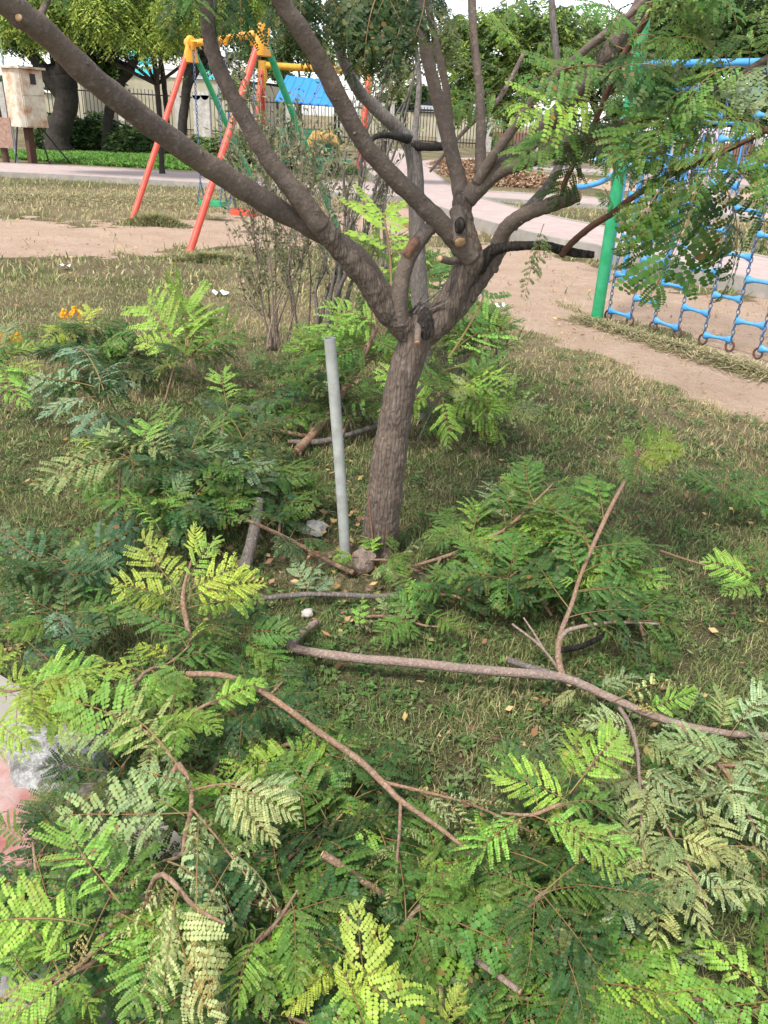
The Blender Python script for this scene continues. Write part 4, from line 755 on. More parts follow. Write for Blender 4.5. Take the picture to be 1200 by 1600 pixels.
branch('yellow-green fern-like shoot standing upright left of the long pale branch',
 [[(298, 1010, .2, 9), (292, 975, .25, 10), (286, 940, .3, 9), (289, 910, .34, 6), (301, 872, .38, 4)]],
 leaves=[((286, 938, .3), (221, 836, .42), 'fern', 'lime', 0.1, (0, -.8, .6), 1.15), ((300, 875, .38), (306, 818, .46), 'fern', 'lime', 0, (0, -.8, .5)), ((288, 915, .33), (340, 838, .42), 'fern', 'lime', 0, (.1, -.8, .6)), ((286, 940, .3), (176, 913, .32), 'fern', 'lime', 0, (0, -.7, .7), 1.1),
  ((290, 925, .32), (382, 880, .36), 'fern', 'lime', 0, (0, -.6, .8), 1.1), ((288, 935, .3), (415, 917, .3), 'fern', 'lime', 0, (0, -.6, .8)), ((294, 950, .28), (412, 936, .26), 'droop', 'lime', 0, (0, -.6, .8)), ((283, 945, .3), (200, 945, .26), 'droop', 'lime', 0, (0, -.6, .8))],
 auto=[(0, .1, .5, 5, .2, ['bright', 'mid'], ['flat'])], bark='bark_tan', seed=3)
branch('grey stick lying on the ground behind the long pale branch, below the pipe',
 [[(405, 936, .05, 9), (450, 931, .05, 10), (500, 928, .05, 10), (560, 931, .04, 10), (600, 932, .03, 10), (635, 923, .04, 8), (655, 908, .05, 4)]], bark='bark_grey', cuts=[(0, 0)], seed=4,
 leaves=[((480, 930, .05), (505, 880, .15), 'open', 'bluep'), ((485, 930, .05), (460, 875, .12), 'open', 'bluep'), ((490, 928, .05), (520, 905, .1), 'open', 'bluep'), ((640, 920, .05), (690, 935, .06), 'open', 'bright')])
branch('grey bare stick among the dark leaves at the left', [[(90, 972, .06, 8), (150, 972, .06, 8), (200, 972, .05, 9), (255, 966, .04, 9)]], bark='bark_grey', seed=5)
branch('thin grey twig beneath the upper grey stick at the left', [[(40, 1020, .1, 6), (90, 1026, .1, 6), (170, 1034, .08, 5)]], bark='bark_grey', seed=6)
branch('short thick grey log end standing in the leaves left of the pipe', [[(383, 888, .0, 24), (390, 860, .06, 22), (400, 815, .14, 20), (405, 780, .2, 17)]], name='log', cat='log', bark='bark_grey', cuts=[(0, 0)], seed=7)
branch('thin brown branch pointing at the foot of the grey plastic pipe', [[(385, 812, .2, 6), (430, 832, .15, 7), (475, 855, .08, 8), (520, 880, .03, 9), (552, 895, .02, 10)]], seed=8,
 auto=[(0, .0, .5, 5, .22, ['blue', 'dark'], ['open'])])
branch('forked pale-brown branch leaning up behind the plastic pipe with a splintered foot',
 [[(465, 704, .02, 17), (485, 682, .06, 15), (515, 645, .14, 14), (545, 598, .26, 13), (562, 568, .34, 12), (575, 540, .42, 11), (588, 512, .5, 8)], [(478, 690, .05, 8), (500, 640, .1, 5), (512, 622, .14, 3)], [(548, 592, .28, 7), (580, 560, .34, 6), (600, 545, .38, 4)], [(530, 690, .05, 6), (545, 655, .1, 5), (555, 635, .15, 3)]],
 leaves=[((588, 512, .5), (480, 545, .45), 'fern', 'bright'), ((588, 512, .5), (620, 440, .6), 'fern', 'mid'), ((575, 540, .42), (450, 590, .35), 'fern', 'mid'), ((580, 530, .45), (640, 580, .35), 'fern', 'mid')], bark='bark_tan', cuts=[(0, 0)], seed=9)
branch('bare brown branch lying flat behind the plastic pipe and the trunk', [[(452, 690, .03, 8), (500, 690, .04, 12), (545, 679, .05, 10), (592, 665, .05, 9), (640, 655, .04, 7)]], bark='bark_grey', cuts=[(0, 0)], seed=10)
branch('pale bare twig beside the dark rough-barked piece at the left', [[(372, 652, .1, 5), (410, 668, .1, 7), (445, 675, .08, 8), (480, 682, .05, 9)]], bark='bark_tan', seed=11, auto=[(0, 0, .4, 5, .3, ['blue', 'mid'], ['open', 'flat'])])
branch('grey branch in the leaves left of the tree', [[(305, 624, .12, 8), (350, 633, .12, 9), (410, 641, .1, 10), (440, 650, .08, 8)]], bark='bark_grey', seed=12, cuts=[(0, -1)], auto=[(0, .0, .9, 8, .3, ['blue', 'dark', 'mid'], ['open', 'flat'])])
branch('crooked orange-brown branch with a bare elbow in the pale leaves at the lower left',
 [[(278, 1194, .34, 13), (291, 1212, .33, 9), (299, 1240, .31, 9), (298, 1270, .28, 9), (290, 1300, .25, 9), (283, 1335, .22, 7), (255, 1345, .2, 5)], [(278, 1194, .34, 11), (265, 1215, .33, 9), (252, 1232, .31, 7)], [(299, 1262, .3, 5), (340, 1310, .3, 4), (390, 1375, .28, 3), (430, 1420, .26, 3)], [(300, 1235, .32, 4), (350, 1225, .34, 4), (420, 1232, .33, 3)], [(276, 1192, .34, 5), (245, 1158, .34, 4), (215, 1132, .33, 3)]],
 leaves=[((276, 1192, .34), (180, 1108, .34), 'droop', 'sage', 0, None, 1.3), ((245, 1158, .34), (90, 1092, .33), 'flat', 'bright'), ((235, 1150, .34), (225, 1225, .26), 'fern', 'pale'), ((255, 1165, .34), (265, 1235, .27), 'fern', 'pale'), ((225, 1140, .33), (95, 1165, .28), 'flat', 'sage'),
  ((295, 1270, .3), (94, 1282, .27), 'flat', 'sage', 0, None, 1.1), ((288, 1275, .3), (165, 1240, .3), 'droop', 'pale'), ((292, 1272, .3), (300, 1355, .22), 'fern', 'pale'), ((240, 1262, .3), (220, 1340, .22), 'fern', 'sage'), ((270, 1270, .29), (150, 1340, .22), 'fern', 'pale'), ((310, 1235, .33), (200, 1210, .33), 'droop', 'sage'),
  ((345, 1225, .34), (466, 1285, .3), 'fern', 'pale', 0, None, 1.1), ((380, 1228, .34), (470, 1240, .32), 'fern', 'pale'), ((360, 1227, .34), (430, 1320, .28), 'fern', 'pale'), ((340, 1230, .33), (385, 1310, .28), 'fern', 'sage'), ((430, 1420, .26), (440, 1450, .22), 'wilt', 'pale'),
  ((350, 1330, .29), (440, 1430, .25), 'wilt', 'pale'), ((330, 1300, .3), (390, 1330, .27), 'wilt', 'sage')], bark='bark_tan', seed=13)
branch('short sawn stick end sticking out of the dark leaves, upper of the pair', [[(505, 1335, .22, 14), (540, 1358, .2, 14), (575, 1382, .17, 13), (610, 1405, .14, 11)]], bark='bark_tan', cuts=[(0, 0)], seed=14, name='stick', cat='stick', group='sawn sticks in the leaves')
branch('short brown stick just below the sawn stick end, lower of the pair', [[(541, 1375, .16, 13), (560, 1398, .15, 13), (585, 1432, .12, 12)]], bark='bark_pale', seed=15, name='stick', cat='stick', group='sawn sticks in the leaves')
branch('brown stick running out of the leaves at the bottom of the picture', [[(690, 1460, .12, 10), (735, 1495, .13, 12), (775, 1522, .14, 12), (811, 1548, .15, 12)]], bark='bark_pale', cuts=[(0, -1)], seed=16, name='stick', cat='stick', group='sawn sticks in the leaves')
branch('grey-brown forked stick in the leaves beneath the orange-brown branch', [[(435, 1190, .14, 12), (455, 1230, .13, 12), (470, 1262, .12, 11), (500, 1278, .12, 10), (562, 1303, .1, 10)], [(445, 1195, .14, 8), (480, 1215, .13, 7), (540, 1240, .1, 5)]], bark='bark_grey', cuts=[(0, -1)], seed=17, name='stick', cat='stick', group='sawn sticks in the leaves')
branch('dark curved stick behind the side shoot of the long pale branch', [[(870, 1016, .03, 10), (900, 1012, .04, 11), (925, 1003, .05, 10), (945, 992, .06, 8)]], bark='bark_dark', seed=18, name='stick', cat='stick', group='sawn sticks in the leaves')
branch('short brown stick with a pale cut top behind the long pale branch', [[(792, 1030, .05, 14), (820, 1040, .04, 12), (870, 1055, .03, 12)]], bark='bark_grey', cuts=[(0, 0)], seed=19, name='stick', cat='stick', group='sawn sticks in the leaves')
branch('thin curving brown branch to the right of the tree foot',
 [[(648, 884, .03, 6), (700, 868, .06, 7), (745, 850, .1, 7), (790, 826, .14, 6), (830, 790, .19, 5), (865, 755, .24, 3)], [(680, 888, .03, 5), (690, 870, .06, 5)], [(795, 868, .12, 5), (820, 905, .09, 6), (850, 945, .05, 6), (862, 962, .03, 5)]],
 leaves=[((745, 850, .1), (700, 820, .14), 'flat', 'mid'), ((790, 826, .14), (765, 755, .2), 'flat', 'bluep'), ((865, 755, .24), (840, 740, .26), 'fern', 'lime'), ((865, 755, .24), (895, 752, .25), 'fern', 'lime'), ((760, 845, .1), (850, 860, .1), 'flat', 'mid'), ((800, 870, .12), (730, 880, .1), 'flat', 'bright')],
 auto=[(0, .3, 1, 12, .24, ['mid', 'mid', 'dark'], ['flat', 'open']), (2, 0, .8, 8, .22, ['dark', 'mid'], ['flat'])], bark='bark_tan', seed=20)
branch('thin straw-coloured twig on the open grass at the right', [[(1030, 860, .03, 4), (1090, 880, .03, 4), (1130, 890, .03, 5), (1170, 896, .02, 4)]], bark='bark_tan', seed=21, name='twig', cat='twig')
branch('pale green peeled stalk with two prongs above the long pale branch', [[(873, 1046, .06, 5), (845, 1010, .09, 5), (800, 975, .12, 4)], [(850, 1015, .08, 4), (835, 990, .11, 4), (818, 965, .13, 3)]], bark='bark_pale', seed=22, name='twig', cat='twig')
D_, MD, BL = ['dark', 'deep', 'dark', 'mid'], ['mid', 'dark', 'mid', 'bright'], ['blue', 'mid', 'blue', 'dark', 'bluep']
# leafy ends, left of the tree
clump('bright green fern-like shoot standing up at the left, farthest of the leafy branches', (289, 560, .25), 6, .3, ['mid', 'dark'], ['flat'], seed=1, leaves=[((289, 560, .25), (286, 472, .42), 'fern', 'bright', 0, (0, -.9, .4), 1.2), ((289, 560, .25), (229, 480, .4), 'fern', 'bright', 0, (0, -.9, .4)), ((289, 558, .25), (335, 492, .38), 'fern', 'bright', 0, (0, -.9, .4), 1.1), ((288, 560, .25), (214, 537, .3), 'fern', 'bright', 0, (0, -.8, .6)), ((289, 562, .25), (382, 525, .3), 'fern', 'mid', 0, (0, -.8, .6)), ((288, 565, .24), (243, 595, .2), 'fern', 'lime'), ((290, 565, .24), (380, 560, .22), 'fern', 'mid'), ((290, 560, .25), (262, 470, .4), 'fern', 'bright'), ((290, 565, .2), (310, 520, .3), 'fern', 'bright')])
fl = clump('leafy branch with lime leaves and two yellow flowers behind the blue-green leaves at the left', (122, 520, .25), 5, .28, ['dark', 'mid'], ['flat'], seed=2, leaves=[((122, 518, .27), (66, 540, .25), 'fern', 'lime', 0, (0, -.8, .6), 1.2), ((124, 515, .28), (148, 485, .34), 'fern', 'lime', 0, (0, -.8, .6)), ((122, 520, .27), (90, 505, .3), 'fern', 'lime'), ((120, 522, .25), (150, 540, .2), 'flat', 'mid')])
f2_ = clump('leafy branch with yellow flowers and yellowish leaves at the left edge of the picture', (5, 565, .2), 8, .34, ['lime', 'bright', 'mid'], ['fern', 'flat'], seed=3, leaves=[((0, 560, .25), (60, 545, .28), 'fern', 'lime'), ((5, 570, .25), (70, 590, .2), 'fern', 'lime'), ((0, 570, .25), (40, 640, .12), 'fern', 'bright'), ((-5, 560, .25), (15, 510, .35), 'fern', 'bluep'), ((-20, 560, .25), (25, 600, .2), 'fern', 'bright')])
def flower(parent, x, y, h, n=34, r=.045):
    c = g(x, y, h); mb = MB(); R_ = random.Random(int(x + y))
    for i in range(n):
        d = Vector((R_.gauss(0, 1), R_.gauss(0, 1), R_.gauss(.4, 1))).normalized(); p = c + d * r * R_.uniform(.3, 1) ; u = d.orthogonal().normalized(); v = d.cross(u); s = r * .26
        mb.add([p - u * s, p + v * s * .7 + d * s * .5, p + u * s, p - v * s * .7 + d * s * .5], [(0, 1, 2, 3)])
    mb.build('flower', M['petal'], parent, smooth=False)
flower(fl, 100, 492, .32); flower(fl, 118, 489, .33); flower(f2_, 3, 528, .3); flower(f2_, 26, 528, .31, r=.035)
clump('small bright upright frond in front of the grey branch at the left', (355, 645, .15), 3, .2, ['mid'], ['flat'], seed=4, leaves=[((356, 640, .15), (351, 578, .28), 'fern', 'bright', 0, (0, -.9, .4), 1.2), ((350, 650, .15), (325, 648, .18), 'fern', 'mid')])
clump('blue-green leafy branch with whitish leaf undersides at the left', (140, 600, .3), 10, .34, BL, ['open', 'flat'], up=(-.2, .2), seed=5, leaves=[((162, 610, .34), (95, 556, .38), 'droop', 'bluep'), ((150, 605, .34), (45, 600, .3), 'flat', 'bluep'), ((155, 615, .34), (185, 575, .36), 'droop', 'bluep'), ((160, 620, .32), (205, 610, .33), 'droop', 'bluep'), ((150, 620, .32), (60, 655, .24), 'flat', 'bluep'), ((140, 600, .32), (110, 590, .34), 'open', 'bluep'), ((165, 640, .3), (120, 690, .25), 'open', 'bluep')])
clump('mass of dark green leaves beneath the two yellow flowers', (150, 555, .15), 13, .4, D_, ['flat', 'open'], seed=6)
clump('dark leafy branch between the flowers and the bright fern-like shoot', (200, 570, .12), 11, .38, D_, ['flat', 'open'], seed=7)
clump('pale mid-green leafy branch reaching towards the left edge, below the blue-green one', (200, 710, .28), 8, .34, ['mid', 'sage', 'blue'], ['fern', 'flat'], up=(-.2, .2), seed=8, leaves=[((214, 716, .3), (58, 765, .22), 'fern', 'sage', 0, None, 1.1), ((205, 712, .3), (160, 672, .34), 'fern', 'sage'), ((200, 715, .3), (90, 720, .28), 'fern', 'pale'), ((190, 720, .3), (120, 780, .2), 'fern', 'mid'), ((180, 700, .3), (110, 690, .3), 'flat', 'lime'), ((214, 716, .3), (240, 670, .3), 'fern', 'bright')])
clump('dark blue-green leafy branch in the middle of the left pile', (280, 720, .22), 14, .38, BL + ['mid'], ['open', 'flat'], up=(-.1, .3), seed=9, leaves=[((280, 690, .28), (250, 640, .3), 'flat', 'mid'), ((300, 700, .28), (330, 660, .28), 'wilt', 'pale')])
clump('leafy branch with thin yellow-green tips left of the pipe', (400, 740, .2), 12, .3, BL + ['mid'], ['open', 'flat'], seed=10, leaves=[((405, 760, .2), (402, 690, .32), 'wilt', 'yell'), ((405, 755, .2), (430, 720, .28), 'wilt', 'lime'), ((400, 745, .2), (385, 700, .28), 'wilt', 'lime')])
clump('dark leafy branch at the front of the left pile, behind the yellow-green shoot', (270, 800, .15), 13, .34, ['dark', 'mid', 'blue'], ['flat', 'open'], seed=11, leaves=[((250, 830, .2), (205, 780, .25), 'fern', 'bright'), ((260, 790, .2), (290, 740, .28), 'fern', 'sage'), ((300, 800, .2), (250, 760, .2), 'fern', 'mid')])
clump('dark leafy branch behind the short grey log end', (350, 790, .14), 12, .32, BL, ['open'], seed=12)
clump('blue-green leafy branch right of the grey log end', (440, 790, .1), 10, .28, BL, ['open'], seed=13)
clump('blue-green leafy branch behind the grey stick', (350, 700, .18), 11, .36, BL, ['open', 'flat'], seed=14)
clump('fine dark leaves on the ground at the left edge', (70, 890, .12), 12, .3, BL, ['open', 'flat'], seed=15, leaves=[((60, 910, .15), (0, 880, .15), 'flat', 'bluep'), ((80, 880, .15), (40, 840, .15), 'flat', 'mid')])
clump('dark leaves around the end of the bare stick at the left', (110, 990, .12), 13, .24, BL + ['dark'], ['flat', 'open'], seed=16, leaves=[((60, 975, .18), (45, 925, .22), 'wilt', 'sage'), ((40, 1000, .15), (130, 1080, .12), 'flat', 'blue')])
clump('lime leafy branch cut by the left edge, above the pavement', (-20, 1080, .25), 9, .24, ['lime', 'bright', 'lime'], ['flat', 'fern'], up=(-.1, .3), arc=(-80, 80), seed=17, leaves=[((-10, 1050, .3), (40, 1010, .34), 'wilt', 'lime'), ((-10, 1120, .28), (60, 1175, .22), 'fern', 'lime'), ((-15, 1100, .28), (50, 1060, .26), 'fern', 'bright'), ((-10, 1130, .28), (10, 1190, .2), 'fern', 'lime')])
clump('dark leafy branch lying over the spilled lime', (150, 1240, .1), 8, .2, ['dark', 'deep'], ['flat'], seed=18, leaves=[((150, 1232, .12), (35, 1285, .06), 'flat', 'dark'), ((150, 1225, .12), (60, 1235, .08), 'flat', 'dark')])
# bottom left bright fronds
clump('bright green fronds filling the lower left corner', (170, 1460, .3), 4, .25, ['bright', 'mid'], ['fern', 'flat'], up=(-.2, .1), seed=19, leaves=[((188, 1412, .34), (105, 1290, .36), 'fern', 'bright', 0, None, 1.25), ((139, 1447, .36), (-60, 1460, .34), 'fern', 'bright', 0, None, 1.2), ((112, 1520, .38), (-20, 1640, .34), 'fern', 'bright', 0, None, 1.2), ((139, 1448, .36), (98, 1530, .34), 'wilt', 'tan', 0, None, 1.2), ((240, 1442, .34), (195, 1600, .3), 'fern', 'bright', 0, None, 1.25), ((150, 1440, .36), (70, 1420, .36), 'fern', 'mid'), ((120, 1500, .34), (40, 1480, .34), 'fern', 'bright'), ((100, 1530, .34), (150, 1600, .3), 'fern', 'bright')])
clump('drooping pale and tan leaves in front of the crooked elbow branch', (274, 1394, .36), 3, .22, ['pale'], ['wilt'], seed=20, leaves=[((274, 1394, .37), (352, 1600, .3), 'droop', 'pale', 0, None, 1.1), ((262, 1346, .36), (372, 1445, .33), 'wilt', 'pale', 0, None, 1.1), ((290, 1400, .36), (360, 1500, .32), 'droop', 'sage'), ((255, 1345, .36), (190, 1400, .34), 'wilt', 'pale'), ((262, 1350, .36), (215, 1430, .33), 'wilt', 'pale'), ((270, 1360, .36), (250, 1450, .32), 'wilt', 'tan'), ((300, 1450, .36), (330, 1590, .3), 'droop', 'tan'), ((272, 1380, .36), (180, 1470, .33), 'wilt', 'tan'), ((300, 1420, .36), (300, 1540, .32), 'droop', 'sage'), ((268, 1350, .37), (330, 1380, .34), 'wilt', 'pale')])
clump('bright green frond right of the drooping tan leaves', (400, 1480, .24), 6, .24, ['mid', 'dark'], ['flat'], seed=21, leaves=[((412, 1455, .28), (370, 1590, .26), 'fern', 'bright', 0, None, 1.2), ((405, 1470, .28), (430, 1590, .24), 'fern', 'mid'), ((412, 1450, .28), (350, 1470, .26), 'fern', 'mid')])
clump('green leafy branch covering the pavement edge at the lower left', (60, 1400, .16), 9, .2, ['mid', 'dark', 'bright'], ['fern', 'flat'], seed=71)
clump('leafy branch over the grey concrete in the lower left corner', (60, 1540, .2), 9, .2, ['mid', 'bright', 'dark'], ['fern', 'flat'], seed=72)
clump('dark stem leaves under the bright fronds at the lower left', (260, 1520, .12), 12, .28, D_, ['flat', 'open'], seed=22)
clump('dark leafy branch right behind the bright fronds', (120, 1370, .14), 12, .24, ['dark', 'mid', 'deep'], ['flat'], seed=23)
clump('lime frond cluster hanging over the kerb at the bottom', (480, 1455, .22), 4, .18, ['lime', 'bright'], ['open'], seed=24, arc=(180, 360), leaves=[((490, 1445, .25), (428, 1475, .22), 'open', 'bright', 0, None, 1.1), ((492, 1450, .25), (455, 1545, .2), 'open', 'lime', 0, None, 1.1), ((495, 1450, .25), (530, 1530, .2), 'open', 'lime'), ((500, 1455, .24), (500, 1550, .18), 'open', 'lime')])
clump('upright yellow-lime frond at the bottom, beside the lower brown stick', (578, 1570, .2), 3, .14, ['mid', 'bright'], ['open'], seed=25, leaves=[((578, 1585, .2), (560, 1412, .32), 'open', 'yell', 0, (0, -.9, .5), .95), ((578, 1590, .2), (600, 1450, .28), 'open', 'lime', 0, (0, -.9, .5), .8), ((575, 1590, .2), (530, 1500, .28), 'open', 'lime')])
clump('small lime frond rising at the bottom edge right of the yellow-lime one', (690, 1595, .16), 4, .14, ['mid'], ['open'], seed=26, leaves=[((690, 1600, .18), (727, 1538, .26), 'open', 'yell', 0, (0, -.9, .5)), ((690, 1600, .18), (665, 1540, .24), 'open', 'lime')])
clump('mid-green fronds with rounded leaflets in the lower middle', (640, 1440, .2), 5, .22, ['mid', 'dark'], ['open'], seed=27, leaves=[((640, 1432, .22), (738, 1418, .22), 'open', 'mid', 0, None, 1.0), ((638, 1425, .22), (722, 1350, .26), 'open', 'mid'), ((640, 1440, .22), (725, 1490, .2), 'open', 'mid'), ((638, 1445, .22), (595, 1485, .2), 'open', 'dark'), ((635, 1440, .22), (590, 1420, .22), 'open', 'dark'), ((645, 1448, .22), (665, 1515, .18), 'open', 'mid'), ((630, 1420, .22), (610, 1370, .24), 'open', 'mid')])
clump('dark green fronds with brown stalks right of the tan wilted leaves', (850, 1400, .2), 8, .24, ['dark', 'mid', 'dark'], ['fern', 'flat'], seed=28, leaves=[((850, 1400, .22), (752, 1360, .22), 'fern', 'mid'), ((850, 1402, .22), (770, 1460, .2), 'fern', 'dark'), ((845, 1405, .22), (880, 1500, .18), 'fern', 'dark'), ((800, 1440, .2), (740, 1500, .18), 'flat', 'mid')])
clump('dark green frond raised below the long pale branch', (812, 1245, .13), 2, .15, ['dark', 'mid'], ['fern'], seed=29, leaves=[((880, 1205, .18), (752, 1255, .18), 'fern', 'blue', 0, None, 1.4), ((860, 1210, .18), (775, 1165, .22), 'fern', 'blue'), ((870, 1200, .18), (830, 1150, .22), 'fern', 'blue')])
clump('bright green frond hanging in front of the dark green fronds at the right', (865, 1268, .26), 4, .22, ['mid', 'bright'], ['fern'], seed=30, leaves=[((863, 1270, .28), (982, 1385, .24), 'droop', 'lime', .2, None, .85), ((890, 1240, .26), (975, 1150, .3), 'fern', 'bright', 0, None, 1.3), ((885, 1240, .26), (900, 1140, .3), 'fern', 'bright'), ((880, 1245, .26), (870, 1190, .28), 'fern', 'mid'), ((890, 1240, .26), (975, 1215, .26), 'fern', 'bright'), ((890, 1240, .26), (855, 1290, .22), 'open', 'lime')])
# clumps in the lower middle and on the right
for i, (x, y, h, n, L_, cols, kd, lab) in enumerate([
 (240, 1050, .22, 9, .2, ['lime', 'bright', 'mid'], ['flat'], 'yellowish leaves where the orange-brown branch begins'),
 (320, 1110, .26, 9, .18, ['bright', 'mid', 'bright'], ['open', 'flat'], 'fresh green leaves just under the start of the orange-brown branch'),
 (390, 1110, .2, 9, .2, ['blue', 'dark', 'blue'], ['open', 'flat'], 'blue-green leaves below the orange-brown branch'),
 (400, 1050, .07, 8, .17, ['mid', 'dark', 'mid'], ['flat', 'open'], 'green leaves at the bent end of the long pale branch'),
 (350, 990, .12, 9, .24, ['dark', 'mid'], ['flat', 'open'], 'dark leaves behind the start of the orange-brown branch'),
 (470, 1180, .16, 10, .2, MD, ['open', 'flat'], 'green leaves over the grey-brown forked stick'),
 (400, 1200, .16, 11, .22, MD, ['open', 'flat'], 'dark leaves left of the grey-brown forked stick'),
 (530, 1270, .1, 5, .12, ['dark', 'mid'], ['open'], 'dark leaves beneath the middle of the orange-brown branch'),
 (470, 1330, .16, 12, .22, D_ + ['mid'], ['flat', 'open'], 'dark leaves left of the pair of sawn sticks'),
 (560, 1320, .12, 11, .22, D_ + ['mid'], ['flat', 'open'], 'dark leaves behind the pair of sawn sticks'),
 (380, 1400, .18, 12, .24, D_ + ['mid'], ['flat', 'open'], 'dark leaves right of the drooping tan leaves'),
 (480, 1400, .14, 11, .2, D_, ['flat', 'open'], 'deep green leaves above the hanging lime cluster'),
 (690, 1370, .12, 12, .22, MD, ['flat', 'open'], 'dark leaves below the tip of the orange-brown branch'),
 (760, 1335, .12, 10, .17, MD, ['flat', 'open'], 'green leaves beneath the wilted tan side shoot'),
 (900, 1340, .12, 10, .22, D_, ['fern', 'flat'], 'dark leaves behind the hanging bright frond'),
 (820, 1490, .12, 12, .22, MD, ['flat', 'open'], 'green leaves above the end of the bottom brown stick'),
 (650, 1530, .1, 12, .18, MD, ['open', 'flat'], 'green leaves left of the bottom brown stick'),
 (560, 1490, .08, 11, .18, D_, ['open', 'flat'], 'dark leaves behind the upright yellow-lime frond'),
 (740, 1570, .1, 11, .16, ['dark', 'mid'], ['open', 'flat'], 'dark leaves at the bottom edge below the brown stick'),
 (400, 1560, .12, 9, .18, D_, ['open', 'flat'], 'deep green leaves over the kerb at the bottom'),
 (880, 1560, .1, 12, .2, MD + ['bright'], ['open', 'wilt'], 'fresh green leaves at the bottom, right of the brown stick'),
 (960, 1585, .08, 11, .18, ['mid', 'bright', 'sage'], ['open', 'wilt'], 'small-leaved branch at the bottom edge, right of the middle'),
 (1050, 1560, .08, 11, .2, ['mid', 'bright'], ['open'], 'fresh small-leaved branch below the pale drooping fronds'),
 (1150, 1590, .06, 8, .18, ['mid', 'bright'], ['open'], 'small-leaved branch in the lower right corner'),
 (960, 1500, .06, 8, .18, ['bluep', 'blue'], ['open'], 'grey-green leaves under the tip of the pale fronds'),
 (1180, 1210, .12, 9, .22, ['pale', 'sage', 'mid'], ['fern'], 'pale green leaves at the right edge under the long pale branch'),
 (1050, 1260, .08, 10, .22, D_, ['flat'], 'dark leaves beneath the pale drooping fronds'),
 (1120, 1340, .06, 9, .2, D_, ['flat'], 'dark leaves at the right below the long pale branch'),
 (900, 870, .12, 13, .28, MD, ['flat', 'open'], 'green leaves around the upright side shoot'),
 (820, 900, .1, 13, .28, D_ + ['mid', 'mid'], ['flat', 'open'], 'dark leaves left of the upright side shoot'),
 (880, 800, .12, 10, .28, MD, ['flat', 'open'], 'green leaves behind the upright side shoot'),
 (970, 930, .1, 11, .28, MD, ['flat', 'open'], 'green leaves right of the upright side shoot'),
 (760, 850, .08, 9, .24, MD, ['flat', 'open'], 'green leaves on the thin curving branch beside the trunk'),
 (690, 930, .08, 10, .2, ['mid', 'dark'], ['flat', 'open'], 'dark leaves on the grass right of the grey stick'),
 (1170, 780, .1, 8, .28, ['mid', 'dark'], ['flat'], 'green leafy branch at the right edge, farther one'),
 (1190, 900, .1, 8, .24, ['bright', 'mid'], ['flat'], 'bright leafy branch at the right edge, nearer one'),
 ]):
    clump('leafy branch of ' + lab, (x, y, h), n, L_, cols, kd, seed=100 + i, up=(-.15, .4))
clump('small fronds with pale undersides at the foot of the trunk', (590, 875, .05), 3, .18, ['bright', 'mid'], ['open'], seed=61, leaves=[((620, 880, .06), (665, 842, .14), 'open', 'pale'), ((615, 880, .05), (610, 835, .12), 'open', 'mid'), ((600, 880, .05), (585, 905, .03), 'open', 'sage'), ((600, 885, .05), (620, 905, .03), 'open', 'pale')])
clump('two green fronds spread on the grass behind the long pale branch', (640, 970, .05), 2, .15, ['mid'], ['open'], seed=62, leaves=[((660, 960, .08), (725, 1000, .06), 'fern', 'mid', 0, None, 1.3), ((640, 965, .07), (585, 1005, .06), 'fern', 'mid', 0, None, 1.2), ((640, 965, .07), (640, 905, .12), 'open', 'bright'), ((600, 960, .07), (590, 925, .12), 'open', 'sage'), ((560, 985, .06), (565, 935, .12), 'open', 'bright')])
